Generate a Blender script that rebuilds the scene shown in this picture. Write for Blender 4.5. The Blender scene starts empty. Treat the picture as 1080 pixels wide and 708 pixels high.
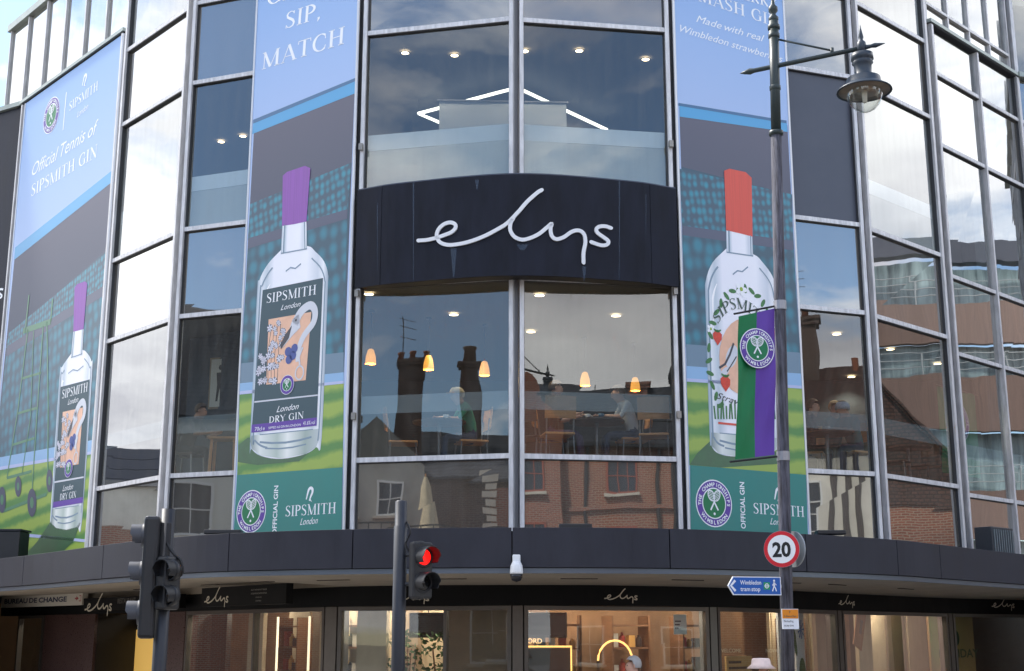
import bpy, bmesh, math, random
from mathutils import Vector, Matrix
from mathutils.geometry import tessellate_polygon
R = math.radians
S = bpy.context.scene
COL = S.collection
random.seed(7)

# ------------------------------------------------------------------ camera
PITCH = R(12.93); FPX = 1384.4; ROLL = R(0.075); EYE = Vector((0, 0, 2.0))
cd = bpy.data.cameras.new('camera'); co = bpy.data.objects.new('camera', cd); COL.objects.link(co)
cd.sensor_width = 36; cd.lens = 36 * FPX / 1080; cd.clip_end = 3000; cd.clip_start = .05
co.location = EYE; co.rotation_euler = (math.pi / 2 + PITCH, 0, 0)
S.camera = co

# ------------------------------------------------------------------ sky, sun, exposure
SUN_EL, SUN_AZ = R(48), R(-52)           # azimuth from +Y, clockwise positive: beyond the store, to the left
W = bpy.data.worlds.new('World'); S.world = W; W.use_nodes = True
def sky():
    nt = W.node_tree; n = nt.nodes; l = nt.links; n.clear()
    out = n.new('ShaderNodeOutputWorld')
    st = n.new('ShaderNodeTexSky'); st.sky_type = 'NISHITA'; st.sun_disc = False
    st.sun_elevation = SUN_EL; st.sun_rotation = SUN_AZ; st.air_density = 1.0; st.dust_density = .25; st.ozone_density = 3.0
    b1 = n.new('ShaderNodeBackground'); b1.inputs[1].default_value = .15
    l.new(st.outputs[0], b1.inputs[0])
    tc = n.new('ShaderNodeTexCoord'); sp = n.new('ShaderNodeSeparateXYZ'); l.new(tc.outputs['Generated'], sp.inputs[0])
    def mth(op, a, b=None, clamp=False):
        m = n.new('ShaderNodeMath'); m.operation = op; m.use_clamp = clamp
        for i, v in enumerate((a, b)):
            if v is None: continue
            if isinstance(v, (int, float)): m.inputs[i].default_value = v
            else: l.new(v, m.inputs[i])
        return m.outputs[0]
    zz = mth('ADD', mth('MAXIMUM', sp.outputs[2], 0.0), .22)
    cx = mth('DIVIDE', sp.outputs[0], zz); cy = mth('DIVIDE', sp.outputs[1], zz)
    cb = n.new('ShaderNodeCombineXYZ'); l.new(cx, cb.inputs[0]); l.new(cy, cb.inputs[1]); cb.inputs[2].default_value = 15.3
    def noise(scale, detail, rough, dist=0.0):
        t = n.new('ShaderNodeTexNoise'); t.inputs['Scale'].default_value = scale; t.inputs['Detail'].default_value = detail
        t.inputs['Roughness'].default_value = rough; t.inputs['Distortion'].default_value = dist
        l.new(cb.outputs[0], t.inputs['Vector']); return t.outputs[0]
    def ramp(v, *st_):
        r = n.new('ShaderNodeValToRGB'); l.new(v, r.inputs[0]); e = r.color_ramp.elements
        e[0].position, e[1].position = st_[0][0], st_[-1][0]; e[0].color, e[1].color = st_[0][1], st_[-1][1]
        for p, c in st_[1:-1]:
            k = e.new(p); k.color = c
        return r.outputs[0]
    g = lambda v, b=0: (v, v, v * (1 + b), 1)
    cov = ramp(noise(.95, 9, .58, .25), (.45, g(0)), (.53, g(1)))
    shade = ramp(noise(1.5, 6, .55), (.30, g(.5, .16)), (.44, g(.95, .06)), (.62, g(1.45)))
    b2 = n.new('ShaderNodeBackground'); l.new(shade, b2.inputs[0]); b2.inputs[1].default_value = 1.0
    mx = n.new('ShaderNodeMixShader'); l.new(cov, mx.inputs[0]); l.new(b1.outputs[0], mx.inputs[1]); l.new(b2.outputs[0], mx.inputs[2])
    l.new(mx.outputs[0], out.inputs[0])
sky()
sd = bpy.data.lights.new('sun', 'SUN'); so = bpy.data.objects.new('sun', sd); COL.objects.link(so)
sd.energy = 2.6; sd.angle = R(4); sd.color = (1, .95, .88)
tosun = Vector((math.sin(SUN_AZ) * math.cos(SUN_EL), math.cos(SUN_AZ) * math.cos(SUN_EL), math.sin(SUN_EL)))
so.rotation_euler = (-tosun).to_track_quat('-Z', 'Y').to_euler()
vs = S.view_settings; vs.view_transform = 'Standard'; vs.look = 'None'; vs.exposure = 1.12; vs.gamma = 1; vs.use_curve_mapping = False
S.cycles.use_denoising = True; S.cycles.max_bounces = 8; S.cycles.transparent_max_bounces = 16
S.cycles.sample_clamp_indirect = 6; S.cycles.caustics_reflective = False; S.cycles.caustics_refractive = False

# ------------------------------------------------------------------ survey: sight lines of the photograph to metres
_c, _s = math.cos(PITCH), math.sin(PITCH); _cr, _sr = math.cos(ROLL), math.sin(ROLL)
def sight(u, v):
    u -= 540; v = 354 - v
    a = _cr * u + _sr * v; b = -_sr * u + _cr * v
    return Vector((a / FPX, _c - b / FPX * _s, _s + b / FPX * _c))
def at(u, v, Y): d = sight(u, v); return EYE + d * (Y / d.y)
def atz(u, v, z): d = sight(u, v); return EYE + d * ((z - 2) / d.z)

# ------------------------------------------------------------------ materials
def lin(c):
    f = lambda x: x / 12.92 if x <= .04045 else ((x + .055) / 1.055) ** 2.4
    return tuple(f(x / 255) for x in c[:3]) + (1,)
MATS = {}
def M(name, rgb, rough=.6, metal=0., var=.0, scale=6., bump=0., bscale=40., spec=.5, stretch=(1, 1, 1), rgb2=None, coat=0.):
    """principled surface: rgb is the sRGB colour of the thing itself; var mixes in a darker/lighter mottling"""
    if name in MATS: return MATS[name]
    m = bpy.data.materials.new(name); m.use_nodes = True; nt = m.node_tree; n = nt.nodes; l = nt.links
    p = n['Principled BSDF']; p.inputs['Base Color'].default_value = lin(rgb); p.inputs['Roughness'].default_value = rough
    p.inputs['Metallic'].default_value = metal; p.inputs['Specular IOR Level'].default_value = spec; p.inputs['Coat Weight'].default_value = coat
    if var or bump:
        tc = n.new('ShaderNodeTexCoord'); mp = n.new('ShaderNodeMapping'); l.new(tc.outputs['Object'], mp.inputs[0]); mp.inputs['Scale'].default_value = stretch
    if var:
        t = n.new('ShaderNodeTexNoise'); t.inputs['Scale'].default_value = scale; t.inputs['Detail'].default_value = 6; t.inputs['Roughness'].default_value = .6
        l.new(mp.outputs[0], t.inputs['Vector'])
        r = n.new('ShaderNodeValToRGB'); l.new(t.outputs[0], r.inputs[0]); e = r.color_ramp.elements
        c = lin(rgb); d = lin(rgb2) if rgb2 else tuple(x * (1 - var) for x in c[:3]) + (1,); h = c if rgb2 else tuple(min(1, x * (1 + var)) for x in c[:3]) + (1,)
        e[0].position, e[1].position = .33, .67; e[0].color, e[1].color = d, h
        l.new(r.outputs[0], p.inputs['Base Color'])
        rr = n.new('ShaderNodeMapRange'); l.new(t.outputs[0], rr.inputs[0]); rr.inputs[3].default_value = max(.02, rough - .12); rr.inputs[4].default_value = min(1, rough + .12)
        l.new(rr.outputs[0], p.inputs['Roughness'])
    if bump:
        t2 = n.new('ShaderNodeTexNoise'); t2.inputs['Scale'].default_value = bscale; t2.inputs['Detail'].default_value = 4; l.new(mp.outputs[0], t2.inputs['Vector'])
        b = n.new('ShaderNodeBump'); b.inputs['Strength'].default_value = bump; b.inputs['Distance'].default_value = .02
        l.new(t2.outputs[0], b.inputs['Height']); l.new(b.outputs[0], p.inputs['Normal'])
    MATS[name] = m; return m
def EM(name, rgb, power):
    if name in MATS: return MATS[name]
    m = bpy.data.materials.new(name); m.use_nodes = True; p = m.node_tree.nodes['Principled BSDF']
    p.inputs['Base Color'].default_value = lin(rgb); p.inputs['Emission Color'].default_value = lin(rgb); p.inputs['Emission Strength'].default_value = power
    MATS[name] = m; return m
def glass(name, tint, f0, rough=.0, wave=.0, wscale=.7, body=None, power=2.0, dirt=.0):
    """thin coated window glass: angle-dependent mirror over a tinted clear body (or an opaque painted back), a little street dirt"""
    if name in MATS: return MATS[name]
    m = bpy.data.materials.new(name); m.use_nodes = True; nt = m.node_tree; n = nt.nodes; l = nt.links; n.clear()
    out = n.new('ShaderNodeOutputMaterial'); mx = n.new('ShaderNodeMixShader'); tc = n.new('ShaderNodeTexCoord')
    lw = n.new('ShaderNodeLayerWeight'); lw.inputs[0].default_value = .5; pw = n.new('ShaderNodeMath'); pw.operation = 'POWER'; l.new(lw.outputs['Facing'], pw.inputs[0]); pw.inputs[1].default_value = power
    ma = n.new('ShaderNodeMath'); ma.operation = 'MULTIPLY_ADD'; l.new(pw.outputs[0], ma.inputs[0]); ma.inputs[1].default_value = 1 - f0; ma.inputs[2].default_value = f0; ma.use_clamp = True
    gl = n.new('ShaderNodeBsdfGlossy'); gl.inputs['Roughness'].default_value = rough; gl.inputs['Color'].default_value = (.95, .97, .96, 1)
    def noise(scale, detail, st):
        mp = n.new('ShaderNodeMapping'); mp.inputs['Scale'].default_value = st; l.new(tc.outputs['Object'], mp.inputs[0])
        t = n.new('ShaderNodeTexNoise'); t.inputs['Scale'].default_value = scale; t.inputs['Detail'].default_value = detail; l.new(mp.outputs[0], t.inputs['Vector']); return t
    if body:
        bd = n.new('ShaderNodeBsdfDiffuse'); t = noise(1.3, 5, (3, 3, .5)); r = n.new('ShaderNodeValToRGB'); l.new(t.outputs[0], r.inputs[0]); c = lin(body); e = r.color_ramp.elements
        e[0].position, e[1].position = .25, .6; e[0].color = (c[0] * .8, c[1] * .74, c[2] * .66, 1); e[1].color = c; l.new(r.outputs[0], bd.inputs[0])
    else:
        bd = n.new('ShaderNodeBsdfTransparent'); bd.inputs[0].default_value = tint
    if wave:
        t = noise(wscale, 1.5, (1, 1, 1)); b = n.new('ShaderNodeBump'); b.inputs['Strength'].default_value = 1; b.inputs['Distance'].default_value = wave
        l.new(t.outputs[0], b.inputs['Height']); l.new(b.outputs[0], gl.inputs['Normal'])
    l.new(ma.outputs[0], mx.inputs[0]); l.new(bd.outputs[0], mx.inputs[1]); l.new(gl.outputs[0], mx.inputs[2]); last = mx.outputs[0]
    if dirt:
        t = noise(2.2, 8, (4, 4, .35)); r = n.new('ShaderNodeMapRange'); l.new(t.outputs[0], r.inputs[0]); r.inputs[1].default_value = .42; r.inputs[2].default_value = .8; r.inputs[3].default_value = .012; r.inputs[4].default_value = dirt
        dd = n.new('ShaderNodeBsdfDiffuse'); dd.inputs[0].default_value = lin((176, 172, 162)); m2 = n.new('ShaderNodeMixShader'); l.new(r.outputs[0], m2.inputs[0]); l.new(last, m2.inputs[1]); l.new(dd.outputs[0], m2.inputs[2]); last = m2.outputs[0]
    l.new(last, out.inputs[0]); MATS[name] = m; return m
def clear(name, tint):
    if name in MATS: return MATS[name]
    m = bpy.data.materials.new(name); m.use_nodes = True; n = m.node_tree.nodes; n.clear()
    o = n.new('ShaderNodeOutputMaterial'); t = n.new('ShaderNodeBsdfTransparent'); t.inputs[0].default_value = tint; m.node_tree.links.new(t.outputs[0], o.inputs[0])
    MATS[name] = m; return m
def film(name, rgb, opacity):
    """translucent printed film: part diffuse, part see-through"""
    if name in MATS: return MATS[name]
    m = bpy.data.materials.new(name); m.use_nodes = True; n = m.node_tree.nodes; l = m.node_tree.links; n.clear()
    o = n.new('ShaderNodeOutputMaterial'); t = n.new('ShaderNodeBsdfTransparent'); d = n.new('ShaderNodeBsdfDiffuse'); d.inputs[0].default_value = lin(rgb)
    x = n.new('ShaderNodeMixShader'); x.inputs[0].default_value = opacity; l.new(t.outputs[0], x.inputs[1]); l.new(d.outputs[0], x.inputs[2]); l.new(x.outputs[0], o.inputs[0])
    MATS[name] = m; return m
def brickmat(name, c1, c2, mortar, scale=1., bw=.22, bh=.075, ms=.012):
    if name in MATS: return MATS[name]
    m = bpy.data.materials.new(name); m.use_nodes = True; n = m.node_tree.nodes; l = m.node_tree.links; p = n['Principled BSDF']; p.inputs['Roughness'].default_value = .85
    tc = n.new('ShaderNodeTexCoord'); sp = n.new('ShaderNodeSeparateXYZ'); l.new(tc.outputs['Object'], sp.inputs[0])
    ad = n.new('ShaderNodeMath'); l.new(sp.outputs[0], ad.inputs[0]); l.new(sp.outputs[1], ad.inputs[1])
    cb = n.new('ShaderNodeCombineXYZ'); l.new(ad.outputs[0], cb.inputs[0]); l.new(sp.outputs[2], cb.inputs[1])
    b = n.new('ShaderNodeTexBrick'); l.new(cb.outputs[0], b.inputs['Vector']); b.inputs['Scale'].default_value = scale
    b.inputs['Color1'].default_value = lin(c1); b.inputs['Color2'].default_value = lin(c2); b.inputs['Mortar'].default_value = lin(mortar)
    b.inputs['Brick Width'].default_value = bw; b.inputs['Row Height'].default_value = bh; b.inputs['Mortar Size'].default_value = ms
    l.new(b.outputs[0], p.inputs['Base Color'])
    bp = n.new('ShaderNodeBump'); bp.inputs['Strength'].default_value = .5; bp.inputs['Distance'].default_value = .01; bp.invert = True; l.new(b.outputs[1], bp.inputs['Height']); l.new(bp.outputs[0], p.inputs['Normal'])
    MATS[name] = m; return m

ALU = lambda: M('aluminium', (204, 204, 206), .42, .1, .2, 3, stretch=(6, 6, 1))
ALUD = lambda: M('aluminium_gasket', (58, 60, 64), .6)
SLATE = lambda: M('slate_cladding', (40, 43, 54), .42, 0, .16, 1.2, stretch=(5, 5, .8), bump=.05, spec=.2)
VISION = lambda: glass('vision_glass', (.74, .78, .78, 1), .125, wave=.003, wscale=.8, dirt=.07)
SPAND = lambda: glass('spandrel_glass', None, .25, rough=.012, wave=.0032, wscale=.8, body=(84, 80, 74), dirt=.06)
BACK = lambda: clear('glass_body', (.96, .98, .97, 1))

# ------------------------------------------------------------------ mesh builder
class MB:
    def __init__(s): s.v = []; s.f = []; s.m = []
    def add(s, vs_, fs, mi=0):
        o = len(s.v); s.v += [tuple(p) for p in vs_]; s.f += [tuple(i + o for i in f) for f in fs]; s.m += [mi] * len(fs); return s
    def box(s, c, d, rz=0., mi=0, mat=None):
        hx, hy, hz = d[0] / 2, d[1] / 2, d[2] / 2
        P = [Vector((x * hx, y * hy, z * hz)) for z in (-1, 1) for x, y in ((-1, -1), (1, -1), (1, 1), (-1, 1))]
        Q = mat.to_3x3() if mat else Matrix.Rotation(rz, 3, 'Z'); c = Vector(c)
        return s.add([Q @ p + c for p in P], [(3, 2, 1, 0), (4, 5, 6, 7), (0, 1, 5, 4), (1, 2, 6, 5), (2, 3, 7, 6), (3, 0, 4, 7)], mi)
    def hexa(s, q, mi=0):   # 8 points: bottom loop ccw, top loop
        return s.add(q, [(3, 2, 1, 0), (4, 5, 6, 7), (0, 1, 5, 4), (1, 2, 6, 5), (2, 3, 7, 6), (3, 0, 4, 7)], mi)
    def prism(s, poly, z0, z1, mi=0):
        n = len(poly); T = tessellate_polygon([[Vector((p[0], p[1], 0)) for p in poly]])
        a = sum(poly[i][0] * poly[(i + 1) % n][1] - poly[(i + 1) % n][0] * poly[i][1] for i in range(n))
        if a < 0: poly = poly[::-1]; T = tessellate_polygon([[Vector((p[0], p[1], 0)) for p in poly]])
        vv = [(p[0], p[1], z0) for p in poly] + [(p[0], p[1], z1) for p in poly]; F = []
        for t in T:
            A, B, C = (Vector(poly[i]).to_2d() for i in t)
            if (B - A).cross(C - A) < 0: t = t[::-1]
            F.append(tuple(t[::-1])); F.append(tuple(i + n for i in t))
        F += [(i, (i + 1) % n, (i + 1) % n + n, i + n) for i in range(n)]
        return s.add(vv, F, mi)
    def tube(s, path, r, k=8, mi=0, cap=True):
        path = [Vector(p) for p in path]; rs = r if isinstance(r, (list, tuple)) else [r] * len(path); o = []; 
        up = Vector((0, 0, 1))
        for i, p in enumerate(path):
            d = (path[min(i + 1, len(path) - 1)] - path[max(i - 1, 0)]).normalized()
            a = d.cross(up if abs(d.z) < .95 else Vector((1, 0, 0))).normalized(); b = a.cross(d)
            o += [p + (a * math.cos(t) + b * math.sin(t)) * rs[i] for t in (2 * math.pi * j / k for j in range(k))]
        F = [(i * k + j, (i + 1) * k + j, (i + 1) * k + (j + 1) % k, i * k + (j + 1) % k) for i in range(len(path) - 1) for j in range(k)]
        if cap: F += [tuple(range(k)), tuple(range(len(path) * k - 1, len(path) * k - k - 1, -1))]
        return s.add(o, F, mi)
    def lathe(s, prof, c=(0, 0, 0), k=20, mi=0, mat=None, cap=True):
        c = Vector(c); o = []
        for r_, z in prof:
            for j in range(k):
                t = 2 * math.pi * j / k; p = Vector((r_ * math.cos(t), r_ * math.sin(t), z)); o.append((mat.to_3x3() @ p if mat else p) + c)
        n = len(prof); F = [(i * k + j, i * k + (j + 1) % k, (i + 1) * k + (j + 1) % k, (i + 1) * k + j) for i in range(n - 1) for j in range(k)]
        if cap: F += [tuple(range(k - 1, -1, -1)), tuple(range((n - 1) * k, n * k))]
        return s.add(o, F, mi)
    def strip(s, A, B, mi=0):    # quads between two polylines
        n = len(A); return s.add(list(A) + list(B), [(i, i + 1, n + i + 1, n + i) for i in range(n - 1)], mi)
    def band(s, pts, t, z0, z1, mi=0, z0b=None):
        """wall of thickness t standing on the plan polyline pts (t to the left of travel)"""
        n = len(pts); N = []
        for i in range(n):
            a = Vector(pts[max(i - 1, 0)]).to_2d(); b = Vector(pts[min(i + 1, n - 1)]).to_2d(); d = (b - a).normalized(); N.append(Vector((-d.y, d.x)))
        o = [Vector(p).to_2d() for p in pts]; q = [p + m * t for p, m in zip(o, N)]
        vv = [(p.x, p.y, z0) for p in o] + [(p.x, p.y, z1) for p in o] + [(p.x, p.y, z0) for p in q] + [(p.x, p.y, z1) for p in q]; F = []
        for i in range(n - 1):
            F += [(i, i + 1, n + i + 1, n + i), (2 * n + i + 1, 2 * n + i, 3 * n + i, 3 * n + i + 1), (n + i, n + i + 1, 3 * n + i + 1, 3 * n + i), (2 * n + i, 2 * n + i + 1, i + 1, i)]
        F += [(0, n, 3 * n, 2 * n), (n - 1, 3 * n - 1, 4 * n - 1, 2 * n - 1)]
        return s.add(vv, F, mi)
    def build(s, name, mat, parent=None, smooth=False, org=None, bevel=0.):
        me = bpy.data.meshes.new(name); o = Vector(org) if org is not None else (parent_org(parent) if parent else Vector())
        me.from_pydata([Vector(p) - o for p in s.v], [], s.f); me.update()
        for mm in (mat if isinstance(mat, (list, tuple)) else [mat]): me.materials.append(mm)
        for p, i in zip(me.polygons, s.m): p.material_index = i; p.use_smooth = smooth
        ob = bpy.data.objects.new(name, me); COL.objects.link(ob)
        if parent: ob.parent = parent
        if parent is None and org is not None: ob.location = o
        if bevel:
            b = ob.modifiers.new('bevel', 'BEVEL'); b.width = bevel; b.segments = 2; b.limit_method = 'ANGLE'
        return ob
def parent_org(p):
    v = Vector()
    while p is not None:
        v += Vector(p.location); p = p.parent
    return v
def thing(name, label, cat, loc=(0, 0, 0), rz=0., group=None):
    o = bpy.data.objects.new(name, None); COL.objects.link(o); o.location = loc; o.rotation_euler = (0, 0, rz); o.empty_display_size = .2
    return tag(o, label, cat, group)
def tag(o, label=None, cat=None, group=None, kind=None):
    if label: o['label'] = label
    if cat: o['category'] = cat
    if group: o['group'] = group
    if kind: o['kind'] = kind
    return o
def loc_build(mb, name, mat, parent, smooth=False, bevel=0.):   # vertices already in the parent's own frame
    return mb.build(name, mat, parent, smooth, org=(0, 0, 0), bevel=bevel)
def copy_tree(o, parent=None):
    c = o.copy(); COL.objects.link(c)
    if parent: c.parent = parent
    for ch in [x for x in bpy.data.objects if x.parent == o]: copy_tree(ch, c)
    return c
def catmull(P, n=8):
    P = [Vector(p) for p in P]; Q = [P[0] * 2 - P[1]] + P + [P[-1] * 2 - P[-2]]; o = []
    for i in range(1, len(Q) - 2):
        a, b, c, d = Q[i - 1:i + 3]
        for j in range(n):
            t = j / n; o.append(.5 * ((2 * b) + (c - a) * t + (2 * a - 5 * b + 4 * c - d) * t * t + (3 * b - a - 3 * c + d) * t ** 3))
    return o + [P[-1]]

# ------------------------------------------------------------------ flat print: 2D shapes, a serif alphabet and the built-in sans
def ribbon(pts, w):
    P = [Vector(p).to_2d() for p in pts]; ws = w if isinstance(w, (list, tuple)) else [w] * len(P); Lf, Rt = [], []
    for i, p in enumerate(P):
        d = P[min(i + 1, len(P) - 1)] - P[max(i - 1, 0)]
        d = d.normalized() if d.length > 1e-9 else Vector((1, 0)); n = Vector((-d.y, d.x)) * ws[i] / 2; Lf.append(p + n); Rt.append(p - n)
    n = len(P); return Lf + Rt, [(n + i, n + i + 1, i + 1, i) for i in range(n - 1)]
def fill(pts):
    T = tessellate_polygon([[Vector((p[0], p[1], 0)) for p in pts]]); F = []
    for t in T:
        A, B, C = (Vector(pts[i]).to_2d() for i in t); F.append(tuple(t) if (B - A).cross(C - A) > 0 else tuple(t[::-1]))
    return [Vector(p).to_2d() for p in pts], F
def ell(cx, cy, rx, ry, n=28, a0=0., a1=360., rot=0.):
    o = []; k = n if abs(a1 - a0) >= 360 else n + 1; c, s_ = math.cos(R(rot)), math.sin(R(rot))
    for i in range(k):
        t = R(a0 + (a1 - a0) * i / n); x, y = rx * math.cos(t), ry * math.sin(t); o.append((cx + x * c - y * s_, cy + x * s_ + y * c))
    return o
TH, tn = .145, .045
def _bow(cx, cy, rx, ry, a0, a1, n=16):
    P = ell(cx, cy, rx, ry, n, a0, a1); Ws = [tn + (TH - tn) * abs(math.cos(R(a0 + (a1 - a0) * i / n))) for i in range(len(P))]; return (P, Ws)
def _st(x, y0=0., y1=1., w=TH): return ([(x, y0), (x, y1)], w)
def _sf(x, y, h=.15): return ([(x - h, y + (tn / 2 if y < .5 else -tn / 2)), (x + h, y + (tn / 2 if y < .5 else -tn / 2))], tn)
def _ln(a, b, w): return ([a, b], w)
_Sp = [(.51, .80), (.45, .94), (.31, .98), (.17, .93), (.10, .80), (.14, .66), (.3, .54), (.45, .43), (.53, .27), (.48, .1), (.32, .02), (.17, .05), (.08, .2)]
_Sw = [tn, tn, tn * 1.2, tn * 1.7, TH * .7, TH * .85, TH, TH, TH * .85, TH * .7, tn * 1.3, tn, tn]
SERIF = {
 'I': (.36, [_st(.18), _sf(.18, 0), _sf(.18, 1)]), 'S': (.62, [(_Sp, _Sw), _ln((.51, .8), (.51, .98), tn), _ln((.08, .2), (.08, .02), tn)]),
 'P': (.66, [_st(.16), _sf(.16, 0), _bow(.24, .73, .34, .25, 90, -90), _ln((.04, .98), (.24, .98), tn), _ln((.16, .48), (.24, .48), tn)]),
 'R': (.74, [_st(.16), _sf(.16, 0), _bow(.24, .74, .32, .24, 90, -90), _ln((.04, .98), (.24, .98), tn), _ln((.16, .5), (.24, .5), tn), _ln((.3, .5), (.66, 0), TH)]),
 'M': (1.02, [_st(.14, w=tn), _sf(.14, 0, .11), _ln((.13, 1), (.5, .04), TH), _ln((.5, .04), (.86, 1), tn), _st(.87), _sf(.87, 0), _sf(.1, 1, .08), _sf(.9, 1, .1)]),
 'N': (.86, [_st(.14, w=tn), _sf(.14, 0, .11), _ln((.12, 1), (.74, 0), TH), _st(.74, w=tn), _sf(.74, 1, .11), _sf(.1, 1, .08)]),
 'T': (.74, [_st(.37), _sf(.37, 0), _ln((.03, .97), (.71, .97), tn), _ln((.05, .98), (.03, .8), tn), _ln((.69, .98), (.71, .8), tn)]),
 'H': (.88, [_st(.18), _st(.7), _ln((.18, .52), (.7, .52), tn), _sf(.18, 0), _sf(.7, 0), _sf(.18, 1), _sf(.7, 1)]),
 'A': (.84, [_ln((.1, 0), (.42, 1), tn), _ln((.42, 1), (.76, 0), TH), _ln((.2, .33), (.64, .33), tn), _sf(.1, 0, .1), _sf(.76, 0, .13)]),
 'C': (.76, [_bow(.44, .5, .36, .48, 50, 310, 24), _ln((.67, .87), (.69, .66), tn), _ln((.67, .13), (.7, .3), tn)]),
 'G': (.84, [_bow(.44, .5, .36, .48, 50, 300, 24), _ln((.67, .87), (.69, .66), tn), _st(.7, .06, .42), _sf(.7, .45, .13)]),
 'E': (.64, [_st(.16), _ln((.04, .03), (.56, .03), tn), _ln((.04, .97), (.55, .97), tn), _ln((.16, .5), (.45, .5), tn), _ln((.56, .03), (.59, .2), tn), _ln((.55, .97), (.57, .8), tn)]),
 'D': (.82, [_st(.16), _bow(.26, .5, .46, .47, 90, -90), _ln((.04, .97), (.26, .97), tn), _ln((.04, .03), (.26, .03), tn)]),
 'B': (.7, [_st(.16), _bow(.26, .75, .27, .22, 90, -90), _bow(.26, .28, .33, .25, 90, -90), _ln((.04, .97), (.26, .97), tn), _ln((.04, .03), (.26, .03), tn), _ln((.16, .53), (.26, .53), tn)]),
 'Y': (.78, [_ln((.06, 1), (.4, .45), TH), _ln((.72, 1), (.4, .45), tn), _st(.4, 0, .46), _sf(.4, 0), _sf(.07, 1, .1), _sf(.71, 1, .1)]),
 'W': (1.15, [_ln((.06, 1), (.32, 0), TH), _ln((.32, 0), (.56, 1), tn), _ln((.54, 1), (.8, 0), TH), _ln((.8, 0), (1.06, 1), tn), _sf(.07, 1, .1), _sf(1.06, 1, .1)]),
 ',': (.26, [([(.14, .1), (.15, .02), (.08, -.14)], [.14, .12, .03])]), ' ': (.36, [])}
def serif(t):
    V, F, x, br = [], [], 0., []
    for ch in t:
        w, sts = SERIF[ch]
        for P, ws in sts:
            v, f = ribbon(P, ws); o = len(V); V += [Vector((p.x + x, p.y)) for p in v]; F += [tuple(i + o for i in q) for q in f]
        if ch == ' ': br.append(x + w / 2)
        x += w + .07
    return V, F, x - .07, br
_FT = {}
def sans(t, shear=0., bold=0.):
    k = (t, shear, bold)
    if ' ' in t:                                   # words side by side, with the places where they part
        V, F, x, br = [], [], 0., []
        for i, w_ in enumerate(t.split()):
            if i: br.append(x + .15); x += .34
            v, f, w = sans(w_, shear, bold)[:3]; o = len(V); V += [Vector((p.x + x, p.y)) for p in v]; F += [tuple(j + o for j in q) for q in f]; x += w
        return V, F, x, br
    if k not in _FT:
        cu = bpy.data.curves.new('t', 'FONT'); cu.body = t; cu.shear = shear; cu.offset = bold; cu.resolution_u = 3; ob = bpy.data.objects.new('t', cu); COL.objects.link(ob)
        me = bpy.data.meshes.new_from_object(ob.evaluated_get(bpy.context.evaluated_depsgraph_get()))
        bpy.data.objects.remove(ob); h = .729
        V = [Vector((v.co.x / h, v.co.y / h)) for v in me.vertices]; F = [tuple(p.vertices) for p in me.polygons]
        x0 = min(v.x for v in V) if V else 0; V = [Vector((v.x - x0, v.y)) for v in V]; _FT[k] = (V, F, max(v.x for v in V) if V else .3); bpy.data.meshes.remove(me)
    return _FT[k]
ELYS = [[(55, 303), (95, 300), (140, 290), (185, 275), (220, 260), (238, 240), (236, 222), (215, 213), (185, 220), (160, 240), (147, 265), (148, 290), (165, 313), (200, 324), (240, 322), (300, 310), (370, 285), (430, 255), (490, 218), (540, 168), (590, 110), (640, 65), (662, 52)],
        [(524, 190), (510, 215), (508, 250), (528, 283), (565, 298), (605, 290), (650, 268), (690, 235), (711, 218), (705, 245), (712, 280), (735, 295), (770, 285), (810, 258), (845, 252), (870, 270), (877, 310), (868, 360), (868, 412)],
        [(1003, 240), (975, 231), (945, 233), (931, 246), (938, 264), (965, 284), (990, 304), (984, 321), (955, 325), (905, 309)]]
def elys_mesh(w=.062):
    """hand-written logo, unit = overall length, origin bottom left"""
    V, F = [], []
    for st in ELYS:
        P = catmull([((x - 55) / 950, (412 - y) / 950, 0) for x, y in st], 4)
        v, f = ribbon(P, w * 22 / 22 * .38); o = len(V); V += v; F += [tuple(i + o for i in q) for q in f]
    return V, F

class Frame:
    """an upright plane: x along it, z up, outward is local -y"""
    def __init__(s, p0, p1, off=0.):
        a, b = Vector(p0).to_2d(), Vector(p1).to_2d(); s.t = (b - a).normalized(); s.n = Vector((s.t.y, -s.t.x)); s.o = a + s.n * off; s.w = (b - a).length
        s.rz = math.atan2(s.t.y, s.t.x)
    def uv(s, x, y):
        d = sight(x, y); k = (s.o.dot(s.n)) / (Vector((d.x, d.y)).dot(s.n)); p = EYE + d * k
        return Vector(((p.to_2d() - s.o).dot(s.t), p.z))
    def pt(s, u, off, z): q = s.o + s.t * u + s.n * off; return Vector((q.x, q.y, z))
class Print:
    """flat print on a Frame; every piece is a thin sheet a little proud of the one below"""
    def __init__(s, fr, root): s.fr = fr; s.root = root; s.k = 0
    def piece(s, name, shapes, mat, layer=1, parent=None, smooth=False, step=.0014):
        mb = MB(); off = -(.0022 + layer * step)
        for sh in shapes:
            v, f = sh[0], sh[1]; us_ = sorted({i for q in f for i in q}); ix = {o_: k_ for k_, o_ in enumerate(us_)}; v = [v[i] for i in us_]; f = [tuple(ix[i] for i in q) for q in f]; mb.add([(p[0], off, p[1]) for p in v], f, sh[2] if len(sh) > 2 else 0)
        return loc_build(mb, name, mat, parent or s.root)
    def px(s, pts): return [s.fr.uv(*p) for p in pts]
    def place(s, VF, a, b, h, dz=0.):
        """set lettering of unit cap height on the base line a-b (picture points), cap height h metres"""
        V, F, w = VF[:3]; A, B = s.fr.uv(*a), s.fr.uv(*b); d = (B - A); L_ = d.length; d.normalize(); n = Vector((-d.y, d.x))
        return [A + d * (p.x * L_ / w) + n * (p.y * h + dz) for p in V], F
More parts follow.
